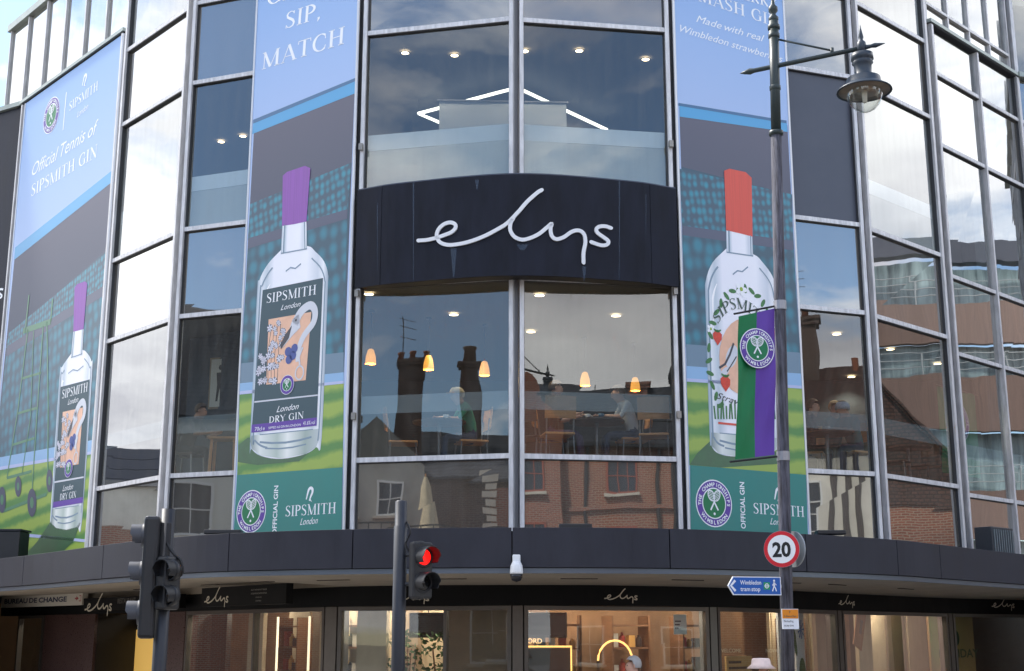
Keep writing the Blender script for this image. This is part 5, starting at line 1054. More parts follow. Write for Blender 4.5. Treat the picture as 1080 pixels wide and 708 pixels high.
for lab_, x in (('leftmost glowing amber pendant lamp behind left middle window', 391), ('glowing amber pendant lamp between the two reflected chimneys, left middle window', 452), ('glowing amber pendant lamp by the seated person in beige cap', 511), ('glowing amber pendant lamp above the cafe table, right middle window', 617), ('glowing amber pendant lamp behind the man in pale shirt', 670)):
    y = 377 + (x - 391) * .103; p = atz(x, y, 6.32); t = thing('pendant_lamp', lab_, 'lamp', (p.x, p.y, 7.07), 0, 'pendant lamps upstairs')
    mb = MB(); mb.lathe([(.085, -.86), (.088, -.84), (.078, -.74), (.05, -.64), (.03, -.62)], (0, 0, 0), 18, cap=False); loc_build(mb, 'shade', PEND, t, True)
    mb = MB(); mb.tube([(0, 0, -.62), (0, 0, -.0)], .006, 6); loc_build(mb, 'cord', SBLK, t); mb = MB(); mb.lathe([(.05, -.02), (.05, .0)], (0, 0, 0), 14); loc_build(mb, 'ceiling_rose', STEEL, t)
    ld = bpy.data.lights.new('bulb', 'POINT'); ld.energy = 5; ld.color = (1, .72, .4); ld.shadow_soft_size = .05; lo = bpy.data.objects.new('bulb', ld); COL.objects.link(lo); lo.parent = t; lo.location = (0, 0, -.9)
DOWN = EM('downlight_glow', (255, 222, 176), 6)
def downlight(x, y, z, label, r_=.055):
    p = atz(x, y, z); t = thing('downlight', label, 'ceiling light', (p.x, p.y, z), 0, 'ceiling downlights'); mb = MB(); mb.lathe([(.001, -.002), (r_, -.003)], (0, 0, 0), 16, cap=False); loc_build(mb, 'lamp_face', DOWN, t)
    mb = MB(); mb.lathe([(r_, -.006), (r_ + .025, -.004), (r_ + .025, 0)], (0, 0, 0), 18, cap=False); loc_build(mb, 'trim_ring', STEEL, t)
    ld = bpy.data.lights.new('downlight_beam', 'SPOT'); ld.energy = 45 if z < 8 else 25; ld.color = (1, .84, .62); ld.spot_size = R(120); ld.spot_blend = .6; ld.shadow_soft_size = .08; lo = bpy.data.objects.new('downlight_beam', ld); COL.objects.link(lo); lo.parent = t; lo.location = (0, 0, -.03)
for i, (x, y) in enumerate(((389, 310.5), (478.5, 332), (569, 311.5), (649.6, 333), (560, 350), (882.5, 352), (898, 397), (939, 368), (989, 383))):
    downlight(x, y, 7.068, ['lit ceiling spot at top left of left middle window', 'lit ceiling spot right of the reflected aerial', 'lit ceiling spot at top left of right middle window', 'lit ceiling spot at right of the blue sky reflection', 'lit ceiling spot next to the centre mullion', 'lit ceiling spot right of the reflected stack, window beside red bottle banner', 'lit ceiling spot over the tiled roof reflection', 'lit ceiling spot in the brown balcony reflection', 'lit ceiling spot near right edge of brown balcony reflection'][i], .075)
for i, (x, y) in enumerate(((427, 56), (479, 58.5), (610.5, 53.5), (680.5, 62.5), (553, 54), (233, 150), (256, 144))):
    downlight(x, y, 11.056, ['warm ceiling spot at left of upper left middle window', 'warm ceiling spot at centre of upper left middle window', 'brightest warm ceiling spot in upper right middle window', 'warm ceiling spot at right of upper right middle window', 'warm ceiling spot beside the centre mullion upstairs', 'dim warm ceiling spot left of the left gin banner', 'warm ceiling spot close to the left gin banner edge'][i], .06)
led = [atz(x, y, 10.8) for x, y in ((465, 130), (441, 120), (545, 92.5), (640, 137))]
t = thing('light_strip', 'white zigzag strip light hanging in the upper middle windows', 'light', tuple(led[1])); mb = MB(); mb.tube(led, .028, 6); mb.build('light_tube', EM('led_white', (255, 250, 235), 1.6), t)
for p in led: mb = MB(); mb.tube([p, Vector((p.x, p.y, 11.06))], .004, 4); mb.build('suspension_wire', STEEL, t)
a, b = at(463, 107, 19.7), at(597, 107, 19.8); t = thing('display_board', 'pale grey display board behind the upper middle windows', 'board', (a.x, a.y, 8.405)); f = Frame((a.x, a.y), (b.x, b.y)); 
bar(f, 0, f.w, 8.405, a.z, -.08, 0, 'board', M('board_grey', (150, 156, 164), .7), t); bar(f, -.03, f.w + .03, a.z + .001, a.z + .03, -.1, .02, 'board_cap', STEEL, t)
a = at(414, 190, 20.6); t = thing('clothes_rail_block', 'pale pink merchandise block inside upper left middle window', 'display', (a.x, a.y, 8.405)); mb = MB(); mb.box((0, 0, .55), (.9, .4, 1.1)); loc_build(mb, 'plinth', M('plinth_pink', (214, 176, 160), .8), t, bevel=.01); mb = MB(); mb.box((0, 0, 1.12), (.96, .46, .04)); loc_build(mb, 'top', M('plinth_top', (226, 214, 206), .7), t)

# cafe scene behind the middle windows
DEN = M('denim', (52, 66, 92), .8); BLKC = M('cloth_black', (34, 34, 38), .8); GRNC = M('cloth_green', (40, 128, 100), .8); PALE = M('cloth_pale', (196, 204, 210), .8); TEALC = M('cloth_teal', (40, 116, 124), .8); PLUMC = M('cloth_plum', (70, 56, 90), .8)
BRN = M('hair_brown', (86, 66, 48), .7); BLN = M('hair_blond', (190, 156, 106), .7); GRY = M('hair_grey', (176, 174, 172), .7); WSH = M('shoe_white', (226, 226, 224), .6); BSH = M('shoe_dark', (40, 36, 34), .6)
person('seated person in beige cap and green top behind left middle window', fl(497, 482, 19.7), R(-75), 'lean', GRNC, DEN, BSH, GRY, 'cap')
person('seated man in pale shirt and jeans facing left, right middle window', fl(668, 482, 19.5), R(-80), 'lean', PALE, DEN, BSH, BRN)
person('seated person in dark clothes and white shoes beside the centre mullion', fl(582, 482, 19.4), R(80), 'sit', BLKC, PLUMC, WSH, BRN)
chair('oak cafe chair under the person in white shoes', fl(582, 482, 19.4), R(80)); chair('oak cafe chair under the man in pale shirt', fl(668, 482, 19.5), R(-80)); chair('oak cafe chair under the person in beige cap', fl(497, 482, 19.7), R(-75))
chair('empty oak cafe chair with its back to the right middle window', fl(588, 484, 18.95), R(190)); chair('empty oak cafe chair close to the right mullion of right middle window', fl(691, 484, 19.05), R(172))
chair('empty dark cafe chair at the left end of right middle window', fl(560, 484, 19.3), R(150), wood=OAKD)
tb_ = fl(630, 484, 19.45); table('round cafe table with cups between two seated people, right middle window', tb_, .42); cup('white coffee cup on the cafe table', (tb_[0] - .14, tb_[1] - .1, F1 + .748), CHINA); cup('blue coffee cup on the cafe table', (tb_[0] + .06, tb_[1] - .15, F1 + .748), CHINAB)
tb_ = fl(463, 484, 19.5); table('round cafe table left of the person in beige cap', tb_, .4); cup('white cup on the table by the person in beige cap', (tb_[0] + .1, tb_[1] - .1, F1 + .748), CHINA)
chair('empty oak cafe chair left of the round table, left middle window', fl(425, 484, 19.8), R(95))
# cafe scene right of the right banner
person('seated person in dark top half hidden by the red bottle banner edge', fl(856, 493, 21.0), R(70), 'sit', BLKC, BLKC, BSH, BRN); person('seated blond person at window right of the red bottle banner', fl(881, 493, 21.2), R(20), 'sit', TEALC, DEN, BSH, BLN); person('seated person in checked headscarf and teal top, right of red bottle banner', fl(903, 493, 20.9), R(-60), 'lean', TEALC, DEN, BSH, BRN, 'scarf')
for x, Y, rz, l_ in ((856, 21.0, 70, 'oak chair under the person half hidden by banner'), (881, 21.2, 20, 'oak chair under the blond person'), (903, 20.9, -60, 'oak chair under the person in headscarf')): chair(l_, fl(x, 493, Y), R(rz))
tb_ = fl(874, 495, 20.6); table('round cafe table in front of the blond person', tb_, .4); cup('white cup on the table of the blond person', (tb_[0], tb_[1] - .1, F1 + .748), CHINA)
for x, Y, rz, l_ in ((945, 22.0, 60, 'dark cafe chair at left behind the reflected balcony window'), (975, 22.6, -50, 'dark cafe chair at right behind the reflected balcony window')): chair(l_, fl(x, 500, Y), R(rz), wood=OAKD)
tb_ = fl(960, 505, 22.2); table('round cafe table behind the reflected balcony window', tb_, .4)
# left of the left banner: framed picture, stool, person
f = Frame((-5.2, 21.9), (-3.9, 21.5)); a, b = f.uv(219, 432), f.uv(253, 376); t = thing('framed_picture', 'framed sepia picture of two figures behind window left of gin banner', 'picture', (f.o.x, f.o.y, 0), f.rz); PP = Print(f, t)
mb = MB(); mb.box(((a.x + b.x) / 2, .03, (a.y + b.y) / 2), (b.x - a.x, .05, b.y - a.y)); loc_build(mb, 'frame', M('frame_oak', (150, 128, 100), .5), t); PP.piece('mount_card', [fill([(a.x + .03, a.y + .03), (b.x - .03, a.y + .03), (b.x - .03, b.y - .03), (a.x + .03, b.y - .03)])], M('card_grey', (206, 202, 192), .8), 1)
mx_, mz, hh = (a.x + b.x) / 2, (a.y + b.y) / 2, (b.y - a.y)
for dx in (-.07, .08): PP.piece('figure_print', [fill(ell(mx_ + dx, mz + hh * .30, .035, .045, 12)), fill([(mx_ + dx - .07, mz + hh * .2), (mx_ + dx + .07, mz + hh * .2), (mx_ + dx + .05, mz - hh * .05), (mx_ + dx + .06, mz - hh * .36), (mx_ + dx + .02, mz - hh * .36), (mx_ + dx, mz - hh * .1), (mx_ + dx - .03, mz - hh * .36), (mx_ + dx - .07, mz - hh * .36), (mx_ + dx - .05, mz - hh * .05)])], M('ink_sepia', (52, 48, 46), .8), 2)
bar(f, a.x - .6, b.x + .3, F1, 7.05, -.2, -.08, 'partition', INW2, t)
st_ = fl(236, 494, 20.9); t = thing('stool', 'pale wooden stool behind window left of the gin banner', 'stool', st_); mb = MB(); mb.box((0, 0, .68), (.46, .36, .04)); loc_build(mb, 'seat', OAK, t, bevel=.01)
for sx in (-1, 1):
    for sy in (-1, 1): mb = MB(); mb.tube([(sx * .18, sy * .13, .66), (sx * .2, sy * .15, 0)], .025, 8); loc_build(mb, 'leg', OAK, t)
person('seated person in dark top at far left cafe window', fl(196, 496, 21.1), R(75), 'lean', BLKC, BLKC, BSH, BRN); chair('dark cafe chair under the person at far left window', fl(196, 496, 21.1), R(75), wood=OAKD)

# ------------------------------------------------------------------ shop displays behind the ground-floor windows
G0 = .126
def shopat(x, back): s = on_curve(inner, x); i = int(s); p = inside(c_at(inner, s), back + .12); t = (inner[i + 1] - inner[i]).normalized(); return p, math.atan2(t.y, t.x)
def disp(name, label, cat, x, back): p, rz = shopat(x, back); return thing(name, label, cat, (p.x, p.y, G0), rz)
BRWN = M('display_walnut', (110, 76, 52), .5, 0, .2, 4, stretch=(1, 1, 6)); CRM = M('display_cream', (196, 178, 150), .7, 0, .08, 3); TAUPE = M('display_taupe', (140, 122, 102), .7, 0, .1, 3)
for i, (x, lab_) in enumerate(((230, 'tall cream display panel in left shop window'), (322, 'tall cream display panel at right of left shop window'), (372, 'tall cream display panel left of the middle traffic pole'), (500, 'tall taupe display panel left of the centre pier'), (960, 'tall cream display panel in right shop window'), (915, 'tall taupe display panel behind right shop window'))):
    t = disp('display_stand', lab_, 'panel', x, .75); mb = MB(); mb.box((0, 0, 1.2), (.55 if i != 3 else 1.0, .08, 2.4)); loc_build(mb, 'board', CRM if i not in (3, 5) else TAUPE, t, bevel=.006); mb = MB(); mb.box((0, 0, .03), (.6, .3, .05)); loc_build(mb, 'foot', BRWN, t)
for i, (x, lab_) in enumerate(((248, 'shelf stand with dark boxes in left shop window'), (318, 'shelf stand with round jars in left shop window'), (600, 'walnut shelf stand left of the grey haired person'), (700, 'walnut shelf stand right of the grey haired person'), (780, 'walnut shelf stand behind the lady in bucket hat'), (925, 'walnut shelf stand in right shop window'))):
    t = disp('shelf_stand', lab_, 'shelf', x, 1.3 + .3 * (i % 2))
    for sx in (-.35, .35): mb = MB(); mb.box((sx, 0, 1.1), (.03, .3, 2.2)); loc_build(mb, 'upright', BRWN, t)
    for z in (.3, .8, 1.3, 1.7, 2.05): mb = MB(); mb.box((0, 0, z), (.66, .28, .03)); loc_build(mb, 'shelf', BRWN, t)
    random.seed(i + 40)
    for z in (1.315, 1.715):
        for k in range(4):
            h_ = random.uniform(.12, .26); x_ = -.24 + .16 * k; mb = MB()
            if k % 2: mb.lathe([(.04, 0), (.05, .02), (.05, h_ * .7), (.02, h_ * .85), (.02, h_)], (x_, 0, z), 12)
            else: mb.box((x_, 0, z + h_ / 2), (.11, .1, h_))
            o = loc_build(mb, 'jar' if k % 2 else 'carton', [M('good_red', (150, 50, 44), .5), M('good_amber', (200, 150, 80), .4), M('good_dark', (40, 36, 38), .4), M('good_white', (210, 206, 198), .5)][(k + i) % 4], t)
for i, (x, lab_) in enumerate(((262, 'upright glowing tube lamp in left shop window'), (300, 'second upright glowing tube lamp in left shop window'))):
    t = disp('tube_lamp', lab_, 'lamp', x, .6); mb = MB(); mb.tube([(0, 0, .4), (0, 0, 2.2)], .02, 8); loc_build(mb, 'light_tube', EM('tube_glow', (255, 236, 200), .8), t); mb = MB(); mb.lathe([(.12, 0), (.1, .03), (.03, .05), (.02, .4)], (0, 0, 0), 14); loc_build(mb, 'stand', SBLK, t)
for x, lab_ in ((433, 'large dark screen hanging in shop window behind middle traffic pole'), (585, 'dark hanging screen right of the centre pier')):
    t = disp('display_screen', lab_, 'screen', x, 1.1); mb = MB(); mb.box((0, 0, 2.05), (.62, .05, .38)); loc_build(mb, 'casing', SBLK, t, bevel=.01); mb = MB(); mb.box((0, -.028, 2.05), (.57, .006, .33)); loc_build(mb, 'screen_face', M('screen_dark', (20, 24, 30), .15), t); mb = MB(); mb.tube([(0, 0, 2.24), (0, 0, 2.62)], .012, 6); loc_build(mb, 'drop_rod', STEEL, t)
def plant(lab_, x, back, h0=.9):
    t = disp('potted_plant', lab_, 'plant', x, back); mb = MB(); mb.lathe([(.16, 0), (.22, .4), (.2, .41), (.16, .36)], (0, 0, 0), 16); loc_build(mb, 'pot', M('pot_stone', (150, 140, 130), .8), t, True)
    random.seed(hash(lab_) % 999 if False else len(lab_)); mb = MB()
    for k in range(320):
        a, r_, z = random.uniform(0, 6.28), random.uniform(.02, .42) ** 1, random.uniform(.5, 1.95); c = Vector((r_ * math.cos(a), r_ * math.sin(a) * .6, z)); d = Vector((random.uniform(-1, 1), random.uniform(-1, 1), random.uniform(-.4, .8))).normalized() * .1; w = d.cross(Vector((random.random(), random.random(), random.random()))).normalized() * .03
        mb.add([c, c + d * .5 + w, c + d, c + d * .5 - w], [(0, 1, 2, 3)])
    loc_build(mb, 'foliage', M('plant_leaf', (56, 92, 48), .6, 0, .4, 5), t); mb = MB()
    for k in range(5): mb.tube([(0, 0, .3), (.2 * math.cos(k * 1.3), .12 * math.sin(k * 1.3), 1.7)], [.02, .006], 5)
    loc_build(mb, 'stem', BRWN, t)
plant('bushy green plant behind glass right of the middle traffic pole', 455, .9); plant('bushy green plant behind glass left of middle traffic pole', 408, .9); plant('leafy green plant in the window near the centre pier', 520, 1.2)
t = disp('arch_panel', 'white cut-out arch panel with green leaf and blue flower prints', 'panel', 862, .45); mb = MB()
L_ = [(-.42, 0), (-.42, 2.3), (.42, 2.3), (.42, 0), (.12, 0), (.12, 1.5)] + [(-.05 + .17 * math.cos(R(a)), 1.5 + .2 * math.sin(R(a))) for a in range(15, 180, 15)] + [(-.22, 1.5), (-.22, 0)]
v, fc = fill(L_); n = len(L_); mb.add([(p[0], -.02, p[1]) for p in L_] + [(p[0], .02, p[1]) for p in L_], [tuple(q) for q in fc] + [tuple(i + n for i in q[::-1]) for q in fc] + [(i, i + n, (i + 1) % n + n, (i + 1) % n) for i in range(n)]); loc_build(mb, 'panel_board', M('panel_white', (222, 224, 226), .6), t)
PP = Print(Frame((0, -.02), (1, -.02)), t); sp_ = lambda nm, sh, m_: loc_build(MB().add([(p[0], -.026, p[1]) for p in sh[0]], sh[1]), nm, m_, t)
for c, rx, ry, ro in (((-.18, 2.12), .22, .06, -35), ((.02, 2.0), .2, .06, -60), ((.10, 1.75), .2, .045, -80)): sp_('leaf_print', fill(ell(*c, rx, ry, 14, 0, 360, ro)), M('print_leaf2', (52, 104, 60), .6))
for k in range(9): sp_('flower_print', ribbon([(.3, 2.0), (.3 + .11 * math.cos(k * .7), 2.0 + .16 * math.sin(k * .7))], [.012, .035]), M('print_blueflower', (70, 120, 178), .6))
sp_('bush_print', fill(ell(.3, 1.25, .11, .28, 16)), M('print_leaf2', (52, 104, 60)))
t = disp('poster_panel', 'tilted brown poster with bottle picture in right shop window', 'poster', 945, .55); mb = MB(); mb.box((0, 0, 2.02), (.34, .02, .72), 0, mat=Matrix.Rotation(R(22), 4, 'Y')); loc_build(mb, 'sheet', M('poster_brown', (150, 100, 66), .6, 0, .1, 3), t); mb = MB(); mb.box((.03, -.018, 2.05), (.08, .008, .26), 0, mat=Matrix.Rotation(R(22), 4, 'Y')); loc_build(mb, 'bottle_print', INK, t)
mb = MB(); mb.tube([(0, 0, 2.3), (0, 0, 2.6)], .006, 5); loc_build(mb, 'hanging_wire', STEEL, t)
t = disp('neon_sticks', 'teal and green neon sticks in orange holder at right shop window', 'neon light', 1030, .5)
for a, b, m_ in (((-.16, -.05, 2.36), (.22, 0, 1.3), EM('neon_teal', (70, 255, 210), 1.6)), ((.03, .03, 2.22), (-.1, .02, 1.5), EM('neon_green', (120, 255, 90), 1.4))): mb = MB(); mb.tube([a, b], .016, 8); loc_build(mb, 'neon_tube', m_, t)
mb = MB(); mb.tube([(-.06, .02, 0), (-.06, .02, 1.95)], [.05, .04], 10); loc_build(mb, 'holder', M('holder_orange', (206, 96, 30), .5), t); mb = MB(); mb.lathe([(.2, 0), (.2, .03)], (-.06, .02, 0), 14); loc_build(mb, 'foot', SBLK, t)
t = disp('backlit_panel', 'tan panel reading HOLIDAY with dark green oval at far right window', 'panel', 1064, 1.0); mb = MB(); mb.box((0, 0, 1.2), (1.3, .06, 2.2)); loc_build(mb, 'board', M('panel_tan', (176, 140, 88), .6, 0, .1, 2), t); PPx = lambda nm, VF, m_: loc_build(MB().add([(p[0], -.036, p[1]) for p in VF[0]], VF[1]), nm, m_, t)
PPx('oval_print', fill(ell(.12, 1.85, .09, .15, 20)), M('oval_green', (20, 60, 44), .5)); V, F, w, *_ = sans('HOLIDAY', 0, .02); PPx('lettering', ([Vector((-.42 + p.x * .2, 1.47 + p.y * .17)) for p in V], F), M('ink_olive', (84, 92, 56), .5))
t = disp('menu_board', 'cream notice board behind the lady in bucket hat', 'notice', 803, .5); mb = MB(); mb.box((0, 0, 1.35), (.8, .03, .45)); loc_build(mb, 'board', M('board_amber', (198, 160, 100), .6), t); PPx = lambda nm, VF, m_: loc_build(MB().add([(p[0], -.02, p[1]) for p in VF[0]], VF[1]), nm, m_, t)
for i in range(2): PPx('ink_rule', ribbon([(-.34, 1.48 - i * .09), (.05 + i * .2, 1.48 - i * .09)], .04), M('ink_brown', (60, 40, 30), .5))
for sx in (-.35, .35): mb = MB(); mb.box((sx, .03, .68), (.03, .03, 1.36)); loc_build(mb, 'leg', BRWN, t)
for x, lab_, s_ in ((775, 'welcome lettering on glass right of the centre right pier', 'WELCOME'),):
    s1 = SHOPF[4]; t = thing('window_lettering', 'pale WELCOME and NOW OPEN lettering on the shop glass behind bucket hat', 'lettering', (s1.o.x, s1.o.y, 0), s1.rz); PP = Print(s1, t)
    for q, a, b, hgt in (('WELCOME', (759, 688), (782, 688), .06), ('NOW', (808, 688), (820, 688), .06)): PP.piece('lettering', [PP.place(sans(q), a, b, hgt)], M('vinyl_cream', (196, 186, 160), .6), 1)
t = thing('window_notice', 'white notice sheet stuck inside glass left of the centre right pier', 'notice', (SHOPF[3].o.x, SHOPF[3].o.y, 0), SHOPF[3].rz); f = SHOPF[3]; a, b = f.uv(712, 669), f.uv(725, 648); mb = MB(); mb.box(((a.x + b.x) / 2, .025, (a.y + b.y) / 2), (b.x - a.x, .004, b.y - a.y)); loc_build(mb, 'sheet', M('paper', (206, 214, 214), .8), t)
for i in range(3): v, q = ribbon([(a.x + .02, b.y - .1 - i * .05), (a.x + .12 - .02 * i, b.y - .1 - i * .05)], .02); loc_build(MB().add([(p.x, .0228, p.y) for p in v], q), 'ink_rule', INK, t)
t = disp('ring_light', 'glowing arch lamp above the grey haired person', 'lamp', 668, .9); mb = MB(); mb.tube([(.3 * math.cos(R(a)), 0, 1.52 + .3 * math.sin(R(a))) for a in range(0, 181, 15)], .016, 6); loc_build(mb, 'light_tube', EM('arch_glow', (255, 190, 110), 1.0), t); mb = MB(); mb.box((-.3, 0, .76), (.03, .03, 1.52)); mb.box((.3, 0, .76), (.03, .03, 1.52)); mb.box((0, 0, .015), (.7, .2, .03)); loc_build(mb, 'stand', BRWN, t)
t = disp('lit_counter', 'counter with glowing amber edge and FORD lettering right of centre pier', 'counter', 578, .55); mb = MB(); mb.box((0, 0, .86), (.75, .3, 1.7)); loc_build(mb, 'cabinet', M('cabinet_dark', (48, 42, 38), .5), t); mb = MB(); mb.box((0, -.16, 1.735), (.8, .03, .025)); mb.box((.39, -.16, 1.5), (.02, .03, .44)); loc_build(mb, 'light_edge', EM('edge_amber', (255, 196, 110), .9), t)
V, F, w, *_ = sans('FORD'); loc_build(MB().add([(-.3 + p.x * .075, -.16, 1.78 + p.y * .075) for p in V], F), 'lettering', EM('letter_amber', (255, 206, 140), .8), t)
# shop ceiling lamps
for i, x in enumerate(list(range(12, 100, 40)) + list(range(205, 1085, 44))):
    p = inside(c_at(inner, on_curve(inner, x)), .45 + .75 * (i % 2)); t = thing('shop_downlight', 'small warm downlight in the shop ceiling behind the ground floor windows', 'ceiling light', (p.x, p.y, 2.748), 0, 'shop ceiling downlights'); mb = MB(); mb.lathe([(.001, -.003), (.05, -.004)], (0, 0, 0), 14, cap=False); loc_build(mb, 'lamp_face', DOWN, t); mb = MB(); mb.lathe([(.05, -.007), (.075, -.004), (.075, 0)], (0, 0, 0), 14, cap=False); loc_build(mb, 'trim_ring', STEEL, t)
    ld = bpy.data.lights.new('downlight_glow', 'POINT'); ld.energy = 19; ld.color = (1, .87, .7); ld.shadow_soft_size = .06; lo = bpy.data.objects.new('downlight_glow', ld); COL.objects.link(lo); lo.parent = t; lo.location = (0, 0, -.12)
for x, w_, lab_ in ((268, 2.5, 'wide cream backdrop behind the left shop window'), (945, 2.2, 'wide cream backdrop behind the right shop window'), (1045, 1.9, 'wide cream backdrop behind the far right shop window'), (395, 1.6, 'wide cream backdrop behind the middle traffic pole')):
    t = disp('panelled_screen', lab_, 'screen', x, 1.75); mb = MB(); mb.box((0, 0, 1.25), (w_, .06, 2.45)); loc_build(mb, 'board', CRM, t)
    for k in range(3): mb = MB(); mb.box((-w_ / 3 + k * w_ / 3, -.045, 1.3), (w_ / 3 - .1, .02, 2.1)); loc_build(mb, 'raised_panel', TAUPE if k == 1 else CRM, t)
# passers-by
hp = at(800, 694, 16.0); person('passer-by in pink bucket hat walking under the canopy by lamp post', (hp.x, 16.0, .12), R(65), 'stand', M('cloth_cream', (206, 196, 180), .8), DEN, WSH, BRN, 'bucket').scale = (.933,) * 3
gp = at(670, 693, 17.4); person('grey haired passer-by in dark coat under the canopy', (gp.x, 17.4, .12), R(-80), 'stand', M('cloth_navy', (44, 48, 66), .8), BLKC, BSH, GRY).scale = (.95,) * 3
# green flag hung inside the right wing's first-floor window
f = Frame(FAC['R4'][0], FAC['R4'][1], -.7); a, b = f.uv(1009, 500), f.uv(1028, 416); t = thing('hanging_flag', 'green flag with purple tennis badge hanging inside far right window', 'flag', (f.o.x, f.o.y, 0), f.rz); PP = Print(f, t)
mb = MB(); n_ = 14; mb.strip([(a.x - .5 + (b.x - a.x + .5) * i / n_, .02 * math.sin(i * .9), b.y) for i in range(n_ + 1)], [(a.x - .5 + (b.x - a.x + .5) * i / n_, .02 * math.sin(i * .9 + .5), a.y) for i in range(n_ + 1)]); loc_build(mb, 'cloth', M('flag_green', (0, 116, 66)), t, True)
mb = MB(); mb.tube([(a.x - .55, 0, b.y), (b.x + .12, 0, b.y)], .015, 6); loc_build(mb, 'flag_rod', SBLK, t); mb = MB(); mb.tube([(a.x, 0, b.y), (a.x, 0, 7.07)], .004, 4); loc_build(mb, 'hanging_wire', STEEL, t)
emblem(PP, ((a.x - .5 + b.x) / 2, b.y - .62), .36, 18)
# ------------------------------------------------------------------ the other side of the junction, seen in the glass
BR_RED = brickmat('brick_red', (150, 84, 62), (128, 68, 52), (150, 136, 120)); BR_ORG = brickmat('brick_orange', (150, 86, 62), (128, 72, 52), (160, 140, 120)); BR_DRK = brickmat('brick_dark', (92, 66, 56), (76, 54, 48), (110, 100, 92))
RENDER_W = M('white_render', (212, 208, 196), .85, 0, .1, 1.2); BOARDS = M('white_boards', (206, 206, 196), .7, 0, .06, 1, stretch=(.2, .2, 30)); STONE = M('pale_stone', (196, 188, 172), .85, 0, .12, 3)
def tilemat(name, c, row=.18):
    m = brickmat(name, c, tuple(x * .8 for x in c), tuple(x * .5 for x in c), 1, .2, row, .02); return m
TILE_BRN = tilemat('tiles_brown', (92, 62, 52), .11); TILE_GRY = tilemat('tiles_slate', (74, 76, 82)); POT = M('chimney_pot', (150, 92, 68), .9, 0, .2, 6)
WGL = glass('far_window_glass', (.3, .32, .34, 1), .1); WFR = M('window_white', (220, 220, 216), .6); DKI = M('far_interior', (40, 42, 46), .9)
